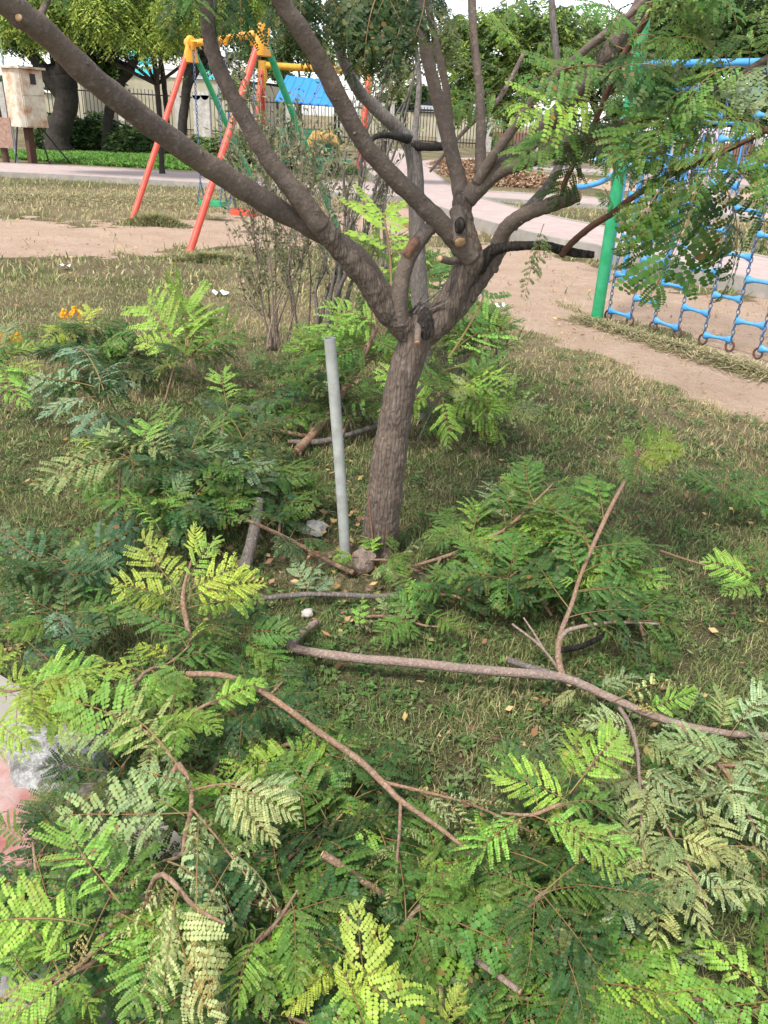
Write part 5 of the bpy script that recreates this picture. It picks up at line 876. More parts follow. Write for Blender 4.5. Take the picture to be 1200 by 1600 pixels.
# tall ferny regrowth behind the trunk
for i, (x, y, h, n, L_, cols, lab, lv) in enumerate([
 (560, 560, .3, 9, .45, ['bright', 'mid', 'mid'], 'bright ferny shoot behind the trunk, between the thin shrub and the fork', [((570, 560, .35), (440, 560, .35), 'fern', 'bright'), ((600, 520, .5), (500, 480, .6), 'fern', 'bright'), ((600, 500, .5), (560, 420, .75), 'fern', 'bright'), ((610, 480, .6), (600, 340, .95), 'fern', 'bright'), ((610, 470, .6), (690, 400, .8), 'fern', 'mid')]),
 (700, 620, .25, 9, .42, ['bright', 'mid', 'mid'], 'bright ferny shoot right behind the trunk', [((700, 600, .3), (790, 690, .1), 'fern', 'bright'), ((690, 580, .35), (800, 600, .3), 'fern', 'mid'), ((700, 560, .4), (790, 530, .4), 'fern', 'bright'), ((690, 620, .3), (700, 700, .1), 'fern', 'bright'), ((700, 560, .4), (740, 450, .6), 'fern', 'mid')]),
 (760, 640, .2, 8, .36, ['bright', 'sage', 'mid'], 'ferny shoot with striped pale leaves right of the trunk', [((770, 650, .2), (800, 620, .28), 'fern', 'bright'), ((760, 640, .22), (720, 590, .3), 'fern', 'pale')]),
 (650, 500, .4, 8, .42, ['mid', 'bright'], 'ferny shoot seen through the fork of the tree', [((650, 480, .5), (590, 400, .75), 'fern', 'bright'), ((660, 470, .5), (740, 410, .7), 'fern', 'bright'), ((670, 440, .55), (640, 380, .8), 'fern', 'mid')]),
 (520, 620, .2, 9, .4, ['mid', 'dark', 'blue'], 'darker ferny shoot behind the plastic pipe', []),
 (450, 600, .15, 9, .36, ['blue', 'dark', 'mid'], 'dark ferny shoot at the foot of the thin shrub', []),
 (740, 560, .3, 7, .4, ['mid', 'dark'], 'darker ferny shoot right of the fork', [((720, 540, .4), (790, 500, .45), 'fern', 'mid')]),
 (560, 650, .1, 9, .36, ['mid', 'dark'], 'low green shoot between the pipe and the trunk', []),
 (690, 670, .08, 8, .3, ['mid', 'blue'], 'low green shoot on the ground behind the trunk', []),
 (600, 400, .75, 8, .34, ['bright', 'mid'], 'tall bright ferny shoot rising between the short bent limb and the twiggy sapling', []),
 (710, 440, .6, 8, .34, ['mid', 'bright'], 'tall ferny shoot rising right of the fork towards the sawn stub', []),
 (760, 530, .4, 7, .32, ['bright', 'mid'], 'tall ferny shoot at the right edge of the growth behind the trunk', []),
 (510, 540, .4, 7, .34, ['bright', 'mid'], 'tall ferny shoot just behind the top of the plastic pipe', []),
 ]):
    clump(lab, (x, y, h), n, L_, cols, ['fern', 'flat'], seed=200 + i, up=(-.1, .7), leaves=lv, name='ferny_shoot', group='ferny shoots behind the trunk', bark='bark_grey')
# grey plastic pipe
a, b_ = g(540, 872), at(515, 528, 2.69); pr = 8.6 * mpp((a + b_) / 2); pipe = thing('plastic_pipe', 'upright pale grey plastic pipe planted left of the tree trunk', 'pipe', tuple(a))
mb = MB(); d = (b_ - a).normalized(); n = 28; u = d.orthogonal().normalized(); v = d.cross(u); rings = []
for t, q in ((-.05, 1), (0, 1), (.25, 1), (.5, 1), (.75, 1), (1, 1), (1, .86), (.9, .86)):
    c = a.lerp(b_, t) + u * .004 * math.sin(t * 3); rings.append([c + (u * math.cos(2 * math.pi * j / n) + v * math.sin(2 * math.pi * j / n)) * pr * q for j in range(n)])
mb.add([p for r_ in rings for p in r_], [(k * n + j, k * n + (j + 1) % n, (k + 1) * n + (j + 1) % n, (k + 1) * n + j) for k in range(len(rings) - 1) for j in range(n)]); mb.build('pipe_wall', M['pvc'], pipe)
# stones
def stone(label, x, y, wpx, hpx, seed, m='stone'):
    c = g(x, y); s = mpp(c); mb = MB(); vs = []; n, k = 14, 8
    for i in range(k + 1):
        for j in range(n):
            th = math.pi * i / k; ph = 2 * math.pi * j / n; d = Vector((math.sin(th) * math.cos(ph), math.sin(th) * math.sin(ph), math.cos(th))); q = 1 + .5 * mnoise.noise(d * 1.3 + Vector((seed, 0, 0))) + .18 * mnoise.noise(d * 5 + Vector((0, seed, 0)))
            vs.append(c + Vector((d.x * wpx / 2 * s * q, d.y * wpx / 2 * s * q, d.z * hpx / 2 * s * q + hpx * .25 * s)))
    mb.add(vs, [(i * n + j, (i + 1) * n + j, (i + 1) * n + (j + 1) % n, i * n + (j + 1) % n) for i in range(k) for j in range(n)]); o = mb.build('stone', M[m]); tag(o, label, 'stone')
stone('rough brown stone at the foot of the tree trunk', 566, 888, 36, 46, 1); stone('whitish lump of stone half hidden left of the pipe', 492, 830, 34, 22, 5, 'concrete'); stone('small pale stone beside the bent end of the long pale branch', 480, 960, 18, 12, 8, 'concrete')
for x, y, s_, lab in ((103, 415, 12, 'small crumpled white paper scrap on the grass at the far left'), (345, 457, 18, 'flat white paper scrap on the grass left of the thin shrub'), (782, 478, 16, 'pale paper scrap on the bare earth right of the tree')):
    c = g(x, y, .03); s = mpp(c) * s_ / 2; mb = MB(); R_ = random.Random(x); q = [[c + Vector((i * s / 1.5, j * s, R_.uniform(-.3, .5) * s)) for i in range(-2, 3)] for j in range(-1, 2)]
    mb.add([p for r_ in q for p in r_], [(j * 5 + i, j * 5 + i + 1, j * 5 + i + 6, j * 5 + i + 5) for j in range(2) for i in range(4)]); tag(mb.build('paper_scrap', M['paper']), lab, 'litter')

# ------------------------------------------------------------------ second tree, thin shrub and saplings behind the pruned tree
def tree_stems(label, name, stems, mats, cat='tree', group=None, rough=.12):
    p = limb_pts(stems[0]); root = thing(name, label, cat, (p[0][0].x, p[0][0].y, 0), group)
    for i, L_ in enumerate(stems):
        q, r = catmull(limb_pts(L_), 6); mb = MB(); mb.tube(q, r, 12, rough=rough, seed=i); mb.build('trunk' if i == 0 else 'branch', mats[min(i, len(mats) - 1)], root, auto=False)
    return root
gy = tree_stems('slender grey-barked tree seen through the fork of the pruned tree', 'grey_tree', [
 [(664, 660, 4.3, 31), (660, 560, 4.3, 29), (657, 480, 4.3, 28), (652, 400, 4.32, 27), (651, 320, 4.33, 26), (648, 260, 4.34, 26), (641, 218, 4.35, 27)],
 [(641, 226, 4.35, 26), (627, 207, 4.34, 22), (605, 186, 4.3, 20), (583, 165, 4.28, 20), (566, 148, 4.25, 19), (553, 130, 4.2, 18), (541, 105, 4.15, 17), (532, 82, 4.1, 15), (520, 20, 4.0, 12), (515, -60, 4, 9)],
 [(640, 218, 4.34, 16), (622, 214, 4.2, 11), (600, 211, 4.1, 9), (586, 214, 4.05, 8), (577, 224, 4.0, 7)],
 [(642, 226, 4.33, 16), (662, 229, 4.3, 13), (685, 229, 4.25, 13), (705, 226, 4.2, 11)],
 [(646, 225, 4.36, 16), (650, 190, 4.45, 10), (655, 130, 4.5, 9), (648, 60, 4.5, 7), (640, -40, 4.5, 5)]], [M['bark_grey'], M['bark_grey'], M['bark_dark'], M['bark_dark'], M['bark_grey']])
def leafy_quads(P, D, Ln, Wd, col, R, cv=.45):
    """small pointed leaves at points P along directions D"""
    n = len(P); D = D / (np.linalg.norm(D, axis=1, keepdims=True) + 1e-9); rv = R.normal(0, 1, (n, 3)); sv = np.cross(D, rv); sv /= (np.linalg.norm(sv, axis=1, keepdims=True) + 1e-9)
    L_ = Ln * (.6 + .8 * R.random((n, 1))); W_ = Wd * (.7 + .6 * R.random((n, 1)))
    V = np.stack([P, P + D * L_ * .45 + sv * W_ / 2, P + D * L_, P + D * L_ * .45 - sv * W_ / 2], 1)
    c = np.array(col)[R.integers(0, len(col), n)] * (1 - cv / 2 + cv * R.random((n, 1))); return V, c
def thin_shrub(label, base, tops, Y, wpx, bark, leafcol, nleaf, Ln, Wd, name='thin_shrub', twigs=10, seed=0, cat='shrub', leafpow=.6):
    R_ = random.Random(seed); NR = np.random.default_rng(seed); b0 = at(base[0], base[1], Y); root = thing(name, label, cat, (b0.x, b0.y, 0)); PP, DD = [], []
    for i, (tx, ty) in enumerate(tops):
        L_ = []; bx = base[0] + R_.uniform(-30, 30); k = 6; yy = Y + R_.uniform(-.25, .25)
        for j in range(k + 1):
            t = j / k; L_.append((bx + (tx - bx) * t + R_.uniform(-7, 7) * (t > 0) + 10 * math.sin(t * 3 + i), base[1] + (ty - base[1]) * t, yy + (t * .3 if i % 2 else -t * .2), wpx * (1 - .75 * t)))
        q, r = catmull(limb_pts(L_), 4); mb = MB(); mb.tube(q, r, 6, rough=.1)
        for _ in range(twigs):
            j = R_.randint(len(q) // 4, len(q) - 2); d = (q[j + 1] - q[j]).normalized(); d2 = (d + Vector((R_.uniform(-1, 1), R_.uniform(-.7, .7), R_.uniform(-.1, .7)))).normalized(); l = R_.uniform(.15, .5); tw = [q[j] + d2 * l * s + Vector((0, 0, .06 * s * s)) + Vector((R_.uniform(-1, 1), 0, R_.uniform(-1, 1))) * .015 for s in (0, .35, .7, 1)]
            mb.tube(tw, [max(.0015, r[j] * .4), .0022, .0016, .001], 4)
            for _ in range(nleaf):
                s = R_.random(); PP.append(tw[0].lerp(tw[-1], s)); DD.append((R_.gauss(0, 1), R_.gauss(0, 1), R_.gauss(.4, 1)))
        mb.build('stem', bark, root, auto=False)
    V, c = leafy_quads(np.array([list(p) for p in PP]), np.array(DD), Ln, Wd, leafcol, NR); numpy_mesh('leaves', V, 4, M['tint'], c, root); return root
OL = [(.13, .16, .07), (.09, .13, .05), (.2, .22, .1), (.3, .27, .13)]
thin_shrub('thin many-stemmed shrub with sparse tiny leaves left of the pruned tree', (440, 548), [(372, 235), (400, 180), (418, 160), (440, 230), (392, 330), (470, 150), (425, 300), (455, 200), (500, 190), (380, 400), (520, 240), (480, 330), (350, 190), (540, 200)], 5.3, 3.4, M['bark_pale'], OL, 14, .035, .014, twigs=15, seed=3)
thin_shrub('dry twiggy sapling growing to the right of the thin many-stemmed shrub', (505, 530), [(545, 150), (600, 130), (620, 60), (575, 200), (660, 40), (500, 300), (640, 110), (560, 330)], 6.2, 8, M['bark_grey'], OL + [(.1, .16, .05)], 8, .04, .016, name='sapling', twigs=16, seed=5, cat='sapling')
thin_shrub('bare-stemmed sapling between the grey tree and the twiggy sapling', (585, 420), [(585, 150), (600, 200), (640, 150), (620, 100), (560, 180)], 9.0, 6, M['bark_grey'], OL, 7, .05, .02, name='sapling', twigs=14, seed=6, cat='sapling')
thin_shrub('low weedy shrub with small pale leaves in front of the far path', (430, 330), [(380, 200), (400, 180), (430, 210), (470, 200), (350, 240), (500, 220), (520, 250), (450, 170)], 11.5, 4, M['bark_grey'], [(.17, .2, .1), (.12, .16, .06), (.26, .26, .15)], 16, .07, .028, name='shrub', twigs=16, seed=7)

# ------------------------------------------------------------------ playground
def paint(o, m): return o
J1 = at(409, 52, 11.0); dB = Vector((-1.46, 2.46, 0)); J2 = J1 + dB
sw = thing('swing_set', 'swing set with red and green legs and yellow top beam, left of the tree', 'swing', (J1.x, J1.y, 0))
feet = [(g(295, 394), 'red', J1), (g(532, 366), 'green', J1)]
feet += [(g(295, 394) + dB, 'red', J2), (g(532, 366) + dB, 'green', J2)]
for P, m, J in feet:
    mb = MB(); mb.tube([P + Vector((0, 0, -.03)), J + (P - J).normalized() * .12], .043, 16); mb.build('leg', M[m], sw)
def hood(J):
    mb = MB(); n = 12; sx = (feet[0][0] - feet[1][0]).normalized(); sx.z = 0; sx.normalize(); sy = dB.normalized(); rings = []
    for z, a, b_ in ((-.24, .15, .07), (-.235, .165, .085), (-.1, .12, .08), (-.02, .085, .075), (.05, .075, .075), (.09, .06, .065), (.11, .03, .035)):
        rings.append([J + Vector((0, 0, z)) + sx * math.copysign(abs(math.cos(2 * math.pi * j / n)) ** .7, math.cos(2 * math.pi * j / n)) * a + sy * math.sin(2 * math.pi * j / n) * b_ for j in range(n)])
    mb.add([p for r_ in rings for p in r_], [(k * n + j, k * n + (j + 1) % n, (k + 1) * n + (j + 1) % n, (k + 1) * n + j) for k in range(len(rings) - 1) for j in range(n)] + [tuple(reversed(range(n))), tuple(range(6 * n, 7 * n))])
    mb.tube([J - sy * .1 + Vector((0, 0, .02)), J + sy * .1 + Vector((0, 0, .02))], .07, 12); mb.build('bracket', M['yellow'], sw)
hood(J1); hood(J2)
mb = MB(); mb.tube([J1, J2], .046, 16); mb.build('beam', M['yellow'], sw)
def chain(a, b_, m, parent, link=.05, r=.005, name='chain', wd=.55):
    mb = MB(); d = b_ - a; n = max(2, int(d.length / (link * .78))); dn = d.normalized(); u = dn.orthogonal().normalized(); v = dn.cross(u)
    for i in range(n):
        c = a + d * (i + .5) / n; s = u if i % 2 else v
        mb.tube([c + dn * math.cos(t) * link * .5 + s * math.sin(t) * link * .5 * wd for t in [2 * math.pi * j / 8 for j in range(8)]], r, 4, closed=True)
    return mb.build(name, m, parent)
def swing_seat(t, m, lab, zs=.46):
    c = J1.lerp(J2, t); b_ = Vector((c.x, c.y, zs)); s = Vector((-.93, .36, 0)).normalized(); f_ = Vector((-s.y, s.x, 0))
    mb = MB(); n = 24; rings = []
    for z, q in ((-.035, .92), (-.03, 1), (.03, 1), (.035, .94), (.0, .88)):
        rings.append([b_ + s * math.copysign(abs(math.cos(2 * math.pi * j / n)) ** .45, math.cos(2 * math.pi * j / n)) * .22 * q + f_ * math.copysign(abs(math.sin(2 * math.pi * j / n)) ** .6, math.sin(2 * math.pi * j / n)) * .11 * q + Vector((0, 0, z)) for j in range(n)])
    mb.add([p for r_ in rings for p in r_], [(k * n + j, k * n + (j + 1) % n, (k + 1) * n + (j + 1) % n, (k + 1) * n + j) for k in range(4) for j in range(n)] + [tuple(reversed(range(n))), tuple(range(4 * n, 5 * n))])
    st = mb.build('seat', m, sw); st['label'] = lab; st['_o'] = sw['_o']
    for q in (-1, 1):
        top = c + s * q * .2 + Vector((0, 0, -.06)); mid = b_ + s * q * .2 + Vector((0, 0, .3)); chain(top, mid, M['chainblue'], st, .055, .006)
        chain(mid, b_ + s * q * .2 + f_ * .09 + Vector((0, 0, .03)), M['chainblue'], st, .05, .006); chain(mid, b_ + s * q * .2 - f_ * .09 + Vector((0, 0, .03)), M['chainblue'], st, .05, .006)
        mb = MB(); mb.tube([c + s * q * .2 + Vector((0, 0, .0)), c + s * q * .2 + Vector((0, 0, -.1))], [.062, .03], 10); mb.build('hanger', M['yellow'], st)
swing_seat(.76, M['green'], 'green swing seat hanging on chains, the farther of the two seats', .25); swing_seat(.27, M['red'], 'orange-red swing seat hanging on chains behind the thin shrub', .27)

# blue climbing net
A0, G0 = g(949, 500), g(1182, 561); dn = (G0 - A0); dn.z = 0; CH = [A0 + dn * k / 6 for k in range(-0, 9)]; ZT = 2.02
net = thing('climbing_net', 'blue chain climbing net with green end post at the right', 'climbing net', (A0.x, A0.y, 0))
pb = g(932, 500); pt = at(1001, 58, pb.y); ax = (pt - pb); mb = MB(); mb.tube([pb + Vector((0, 0, -.05)), pb + ax, pb + ax * 1.25], .052, 20); mb.build('post', M['green'], net)
p2 = A0 + dn * 8.3 / 6; mb = MB(); mb.tube([Vector((p2.x, p2.y, -.05)), Vector((p2.x, p2.y, 2.6))], .052, 20); mb.build('post', M['green'], net)
mb = MB(); mb.tube([Vector((pb.x + ax.x, pb.y + ax.y, ZT)), Vector((p2.x, p2.y, ZT))], .027, 14); mb.build('beam', M['blue'], net)
def rung(a, b_, parent):
    d = b_ - a; L_ = d.length; u = d.normalized(); up = Vector((0, 0, 1)); f_ = u.cross(up); mb = MB(); n = 10; rings = []
    for t, h, w_ in ((0, .5, .7), (.02, 1.1, 1), (.1, 1.15, 1), (.2, .75, .9), (.3, .55, .8), (.5, .5, .78), (.7, .55, .8), (.8, .75, .9), (.9, 1.15, 1), (.98, 1.1, 1), (1, .5, .7)):
        c = a + d * t; rings.append([c + up * math.cos(2 * math.pi * j / n) * .027 * h + f_ * math.sin(2 * math.pi * j / n) * .018 * w_ for j in range(n)])
    mb.add([p for r_ in rings for p in r_], [(k * n + j, k * n + (j + 1) % n, (k + 1) * n + (j + 1) % n, (k + 1) * n + j) for k in range(10) for j in range(n)] + [tuple(reversed(range(n))), tuple(range(10 * n, 11 * n))])
    return mb.build('rung', M['blue'], parent)
for k, c in enumerate(CH):
    chain(Vector((c.x, c.y, ZT - .03)), Vector((c.x, c.y, .06)), M['chainblue'], net, .05, .0046)
    mb = MB(); s = dn.normalized(); mb.tube([Vector((c.x, c.y, .045)) + s * math.cos(t) * .035 + Vector((0, 0, math.sin(t) * .04)) for t in [2 * math.pi * j / 12 for j in range(12)]], .009, 6, closed=True); mb.build('ground_ring', M['rust'], net)
rr = random.Random(4)
for k in range(len(CH) - 1):
    z = .09 if k % 2 == 0 else .25
    while z < 1.9:
        a = CH[k] + Vector((0, 0, z + rr.uniform(-.012, .012))); b_ = CH[k + 1] + Vector((0, 0, z + rr.uniform(-.012, .012))); rung(a, b_, net); z += .32
# other climbing pieces behind the net
def pipe_thing(name, label, cat, paths, m='blue', r=.03, part='rail'):
    root = thing(name, label, cat, (paths[0][0][0], paths[0][0][1], 0))
    for i, P in enumerate(paths):
        q, _ = catmull([(Vector(p), r) for p in P], 6); mb = MB(); mb.tube(q, r, 10); mb.build(part, M[m] if isinstance(m, str) else M[m[i]], root)
    return root
def W_(x, y, Y): return tuple(at(x, y, Y))
q = [W_(898, 292, 9.6), W_(915, 291, 9.5), W_(940, 284, 9.4), (W_(960, 272, 9.3)), W_(978, 262, 9.2), W_(1010, 252, 9.2), W_(1045, 246, 9.2), W_(1075, 252, 9.2)]
def down(p, k=.0): return (p[0], p[1], -.03)
pipe_thing('pipe_climber', 'curved blue pipe climber behind the net, beside the green post', 'climber', [q, [q[4], (q[4][0], q[4][1] + .02, .6), down(q[4])], [q[7], down(q[7])], [W_(1008, 240, 9.4), W_(1048, 215, 9.4)], [W_(1008, 240, 9.4), down(W_(1008, 240, 9.4))], [W_(1048, 215, 9.4), down(W_(1048, 215, 9.4))]])
P1, P2 = at(1090, 205, 15), at(1128, 258, 15); ar = []
for dy in (0, .25):
    ar.append([(P1.x, P1.y + dy, -.03), (P1.x, P1.y + dy, 1.0), (P1.x + .05, P1.y + dy, 1.42), (P1.x + .2, P1.y + dy, 1.62), (P1.x + .38, P1.y + dy, 1.45), (P2.x - .1, P1.y + dy, 1.0), (P2.x, P1.y + dy, .4), (P2.x + .05, P1.y + dy, -.03)])
rt = pipe_thing('climbing_arch', 'small lilac-painted arched climber seen through the net', 'climbing arch', ar, 'lilac', .024)
for z in (.4, .8, 1.2):
    mb = MB(); xx = P1.x; mb.bar(Vector((xx, P1.y, z)), Vector((xx, P1.y + .25, z)), .014); mb.build('rung', M['lilac'], rt)
fr = [(1050, 235), (1062, 180), (1140, 172), (1142, 262)]
b1, b2, b3, b4 = at(1068, 262, 24), at(1135, 272, 24), at(1150, 270, 26), at(1090, 262, 26)
pp = []
for b_ in (b1, b2, b3, b4): pp.append([(b_.x, b_.y, -.03), (b_.x, b_.y, 1.9)])
for z in (.6, 1.85):
    pp += [[(b1.x, b1.y, z), (b2.x, b2.y, z)], [(b2.x, b2.y, z), (b3.x, b3.y, z)], [(b3.x, b3.y, z), (b4.x, b4.y, z)], [(b4.x, b4.y, z), (b1.x, b1.y, z)]]
pipe_thing('pipe_climber', 'square blue pipe climber far behind the net', 'climber', pp, 'blue', .032)

# far swing and roofed glider seat
YF = 27.0
fl_, fr_ = at(410, 102, YF), at(577, 113, YF + 1)
fs = thing('swing_set', 'far swing set with red posts behind the blue roof', 'swing', (fl_.x, fl_.y, 0))
mb = MB(); mb.tube([fl_, fr_], .1, 12); mb.build('beam', M['yellow'], fs)
for P in (fl_, fr_):
    for dy in (-1.1, 1.1):
        mb = MB(); mb.tube([P + Vector((0, 0, -.02)), P + Vector((-.08, dy * .45, -1.0)), Vector((P.x - .2, P.y + dy, -.05))], .075, 10); mb.build('leg', M['red'], fs)
    mb = MB(); mb.tube([P + Vector((0, 0, .12)), P + Vector((0, 0, -.25)), P + Vector((-.02, 0, -.6))], [.12, .14, .1], 10); mb.build('bracket', M['yellow'], fs)
YR = 25.0; r1, r2, r3, r4 = at(448, 118, YR), at(534, 128, YR), at(522, 165, YR - 1.1), at(430, 157, YR - 1.1)
gl = thing('glider_seat', 'playground glider seat with a blue corrugated roof and green benches', 'glider', (r1.x, r1.y, 0))
mb = MB(); n = 56; 
def roof_side(e1, e2, e3, e4):
    vs = []
    for i in range(n + 1):
        t = i / n; bumpz = .018 * (1 if (i % 8) < 3 else 0); vs += [e1.lerp(e2, t) + Vector((0, 0, bumpz)), e4.lerp(e3, t) + Vector((0, 0, bumpz)), e1.lerp(e2, t) + Vector((0, 0, bumpz - .03)), e4.lerp(e3, t) + Vector((0, 0, bumpz - .03))]
    mb.add(vs, [(4 * i, 4 * i + 1, 4 * i + 5, 4 * i + 4) for i in range(n)] + [(4 * i + 2, 4 * i + 6, 4 * i + 7, 4 * i + 3) for i in range(n)] + [(4 * i + 1, 4 * i + 3, 4 * i + 7, 4 * i + 5) for i in range(n)])
roof_side(r1, r2, r3, r4); bk = Vector((0, 2.0, 0)); roof_side(r2, r1, r4 + bk + Vector((0, .2, 0)), r3 + bk + Vector((0, .2, 0)))
mb.build('roof', M['roofblue'], gl, smooth=False)
cx, cy = (r3.x + r4.x) / 2, YR
for sx in (-.8, .8):
    for sy in (-.7, .7):
        mb = MB(); mb.bar(Vector((cx + sx, cy + sy, -.03)), Vector((cx + sx, cy + sy, r4.z + .08)), .035); mb.build('post', M['iron'], gl)
for sy, m in ((-.55, 'dgreen'), (.55, 'dgreen')):
    mb = MB(); 
    for k in range(4): mb.box((cx, cy + sy + (k - 1.5) * .1, .62), (1.5, .08, .03))
    mb.build('bench', M[m], gl, smooth=False); mb = MB()
    for k in range(4): mb.box((cx, cy + sy * 1.5, .75 + k * .12), (1.5, .03, .08))
    for sx in (-.7, .7): mb.box((cx + sx, cy + sy * 1.5, .8), (.05, .05, .7))
    mb.build('backrest', M[m], gl, smooth=False)
mb = MB(); mb.box((cx, cy, .3), (1.6, 1.0, .05)); mb.build('footrest', M['green'], gl, smooth=False)
c = at(505, 238, 24.0); sp = thing('spring_rider', 'orange-yellow rounded play seat on a green base beside the glider', 'play seat', (c.x, c.y, 0))
mb = MB(); mb.tube([(c.x - .45, c.y, .7), (c.x - .2, c.y, .95), (c.x + .2, c.y, 1.0), (c.x + .5, c.y, .75)], [.1, .2, .19, .08], 12, rough=.1); mb.build('seat', mat('faded_orange', (.42, .25, .08), .7, var=.3, scale=6), sp)
mb = MB(); mb.box((c.x, c.y, .42), (1.6, .5, .07)); mb.box((c.x, c.y, .2), (.2, .2, .45)); mb.build('base', M['dgreen'], sp, smooth=False)

# electrical cabinet
c = at(40, 156, 23.0); bx = thing('electrical_cabinet', 'cream rust-stained metal electrical cabinet on a stand at the left edge', 'cabinet', (c.x, c.y, 0))
Rz = Matrix.Rotation(rad(64), 3, 'Z')
def LB(mb, x, y, z, dx, dy, dz): mb.box(Vector((c.x, c.y, 0)) + Rz @ Vector((x, y, 0)) + Vector((0, 0, z)), (dx, dy, dz), Rz)
z0, z1 = .88, 2.22
mb = MB(); LB(mb, 0, 0, (z0 + z1) / 2, .72, .62, z1 - z0); mb.build('body', M['box'], bx, smooth=False)
mb = MB(); LB(mb, 0, -.32, z0 + .38, .66, .03, .7); d1 = mb.build('door', M['box'], bx, smooth=False)
mb = MB(); LB(mb, 0, -.32, z0 + 1.04, .66, .03, .56); d2 = mb.build('door', M['box'], bx, smooth=False); d2['_o'] = bx['_o']
mb = MB(); LB(mb, .02, -.34, z0 + 1.12, .17, .015, .24); mb.build('window', M['black'], d2, smooth=False)
mb = MB(); LB(mb, 0, -.02, z1 + .03, .84, .76, .05); mb.build('roof', M['box'], bx, smooth=False)
mb = MB(); LB(mb, -.05, 0, .42, .2, .14, .95); mb.build('post', M['rust'], bx, smooth=False)
for a, b_ in (((.15, -.15), (.25, -.3)), ((.28, -.1), (.95, -.35)), ((-.3, .1), (-.45, .2))):
    mb = MB(); A = Vector((c.x, c.y, z0)) + Rz @ Vector((a[0], a[1], 0)); B = Vector((c.x, c.y, -.03)) + Rz @ Vector((b_[0], b_[1], 0)); mb.bar(A, B, .022, 6); mb.build('brace', M['iron'], bx)
mb = MB(); A = Vector((c.x - .42, c.y - .1, -.03)); mb.tube([A, A + Vector((0, 0, 1.1)), A + Vector((-.02, .1, 2.9)), A + Vector((-.05, .1, 4.2))], .03, 8); mb.build('conduit', mat('blue_grey_pipe', (.25, .33, .38)), bx)
c = at(2, 200, 22.0); ps = thing('rusty_post', 'rusty post with a weathered brown board at the far left edge', 'post', (c.x, c.y, 0))
mb = MB(); mb.bar(Vector((c.x, c.y, -.03)), Vector((c.x - .1, c.y, 3.4)), .09); mb.build('pole', M['rust'], ps); mb = MB(); mb.box((c.x + .1, c.y - .12, .75), (.42, .05, .7)); mb.build('board', mat('weathered_board', (.32, .2, .15), var=.3), ps, smooth=False)

# boundary fence, walls and buildings
FA, FB = Vector((-34, 43, 0)), Vector((44, 60, 0)); fd = FB - FA; fence = thing('iron_fence', 'black iron picket fence running along the back of the playground', 'fence', tuple(FA))
mb = MB(); n = 420; u = fd.normalized(); fr3 = Matrix.Rotation(math.atan2(u.y, u.x), 3, 'Z')
for i in range(n):
    p = FA + fd * i / n; h = 2.3 - .6 * i / n; mb.box((p.x, p.y, h / 2 + .15), (.035, .035, h), fr3)
mb.build('pickets', M['iron'], fence, smooth=False)
for q in (.25, 1.0):
    mb = MB(); a = FA + Vector((0, 0, .45 if q < 1 else 2.2)); b_ = FB + Vector((0, 0, .4 if q < 1 else 1.6)); mb.bar(a, b_, .035, 6); mb.build('rail', M['iron'], fence)
for i in range(27):
    p = FA + fd * (i + .5) / 27; mb = MB(); h = 2.55 - .6 * i / 27; mb.box((p.x, p.y, h / 2), (.3, .3, h), fr3); mb.box((p.x, p.y, h + .05), (.38, .38, .1), fr3); mb.build('post', M['concrete'], fence, smooth=False)
wl = thing('low_wall', 'reddish low masonry wall behind the iron fence at the right', 'wall', (10, 60, 0)); mb = MB(); a = FA + fd * .5 + Vector((0, 1.2, 0)); b_ = FB + Vector((0, 1.2, 0)); m_ = (a + b_) / 2; mb.box((m_.x, m_.y, .55), ((b_ - a).length, .25, 1.1), fr3); mb.build('wall_face', mat('red_brown_wall', (.3, .17, .12), .9, var=.25, scale=3), wl, smooth=False)
def building(label, x0, x1, ytop, Y, wallm, roofs, wins, depth=12, name='building', roofh=0.27):
    a, b_ = at(x0, ytop, Y), at(x1, ytop, Y + (x1 - x0) * .012); ht = (a.z + b_.z) / 2; root = thing(name, label, 'building', (a.x, a.y, 0)); cx_ = (a.x + b_.x) / 2; w_ = b_.x - a.x; wh = ht * (1 - roofh)
    mb = MB(); mb.box((cx_, Y + depth / 2, wh / 2), (w_, depth, wh)); mb.build('wall', M[wallm], root, smooth=False)
    for (t0, t1, m) in roofs:
        mb = MB(); x_a, x_b = a.x + w_ * t0, a.x + w_ * t1; z0_, z1_ = wh + .01, ht; k = max(2, int((x_b - x_a) / .5)); vs = []
        for i in range(k + 1):
            xx = x_a + (x_b - x_a) * i / k; o_ = -.12 - .05 * (i % 2); vs += [(xx, Y + o_, z0_), (xx, Y + o_, z1_), (xx, Y + depth, z1_ + .6)]
        mb.add(vs, [(3 * i, 3 * i + 3, 3 * i + 4, 3 * i + 1) for i in range(k)] + [(3 * i + 1, 3 * i + 4, 3 * i + 5, 3 * i + 2) for i in range(k)]); mb.build('roof', M[m], root, smooth=False)
    for (t, z, ww, hh, m) in wins:
        xx = a.x + w_ * t; mb = MB(); mb.box((xx, Y - .03, z), (ww, .1, hh)); wn = mb.build('window', M[m], root, smooth=False); 
        mb = MB(); mb.v = []; mb.box((xx, Y - .07, z - hh / 2 - .08), (ww + .3, .22, .12)); mb.build('sill', M['white'], root, smooth=False)
    return root
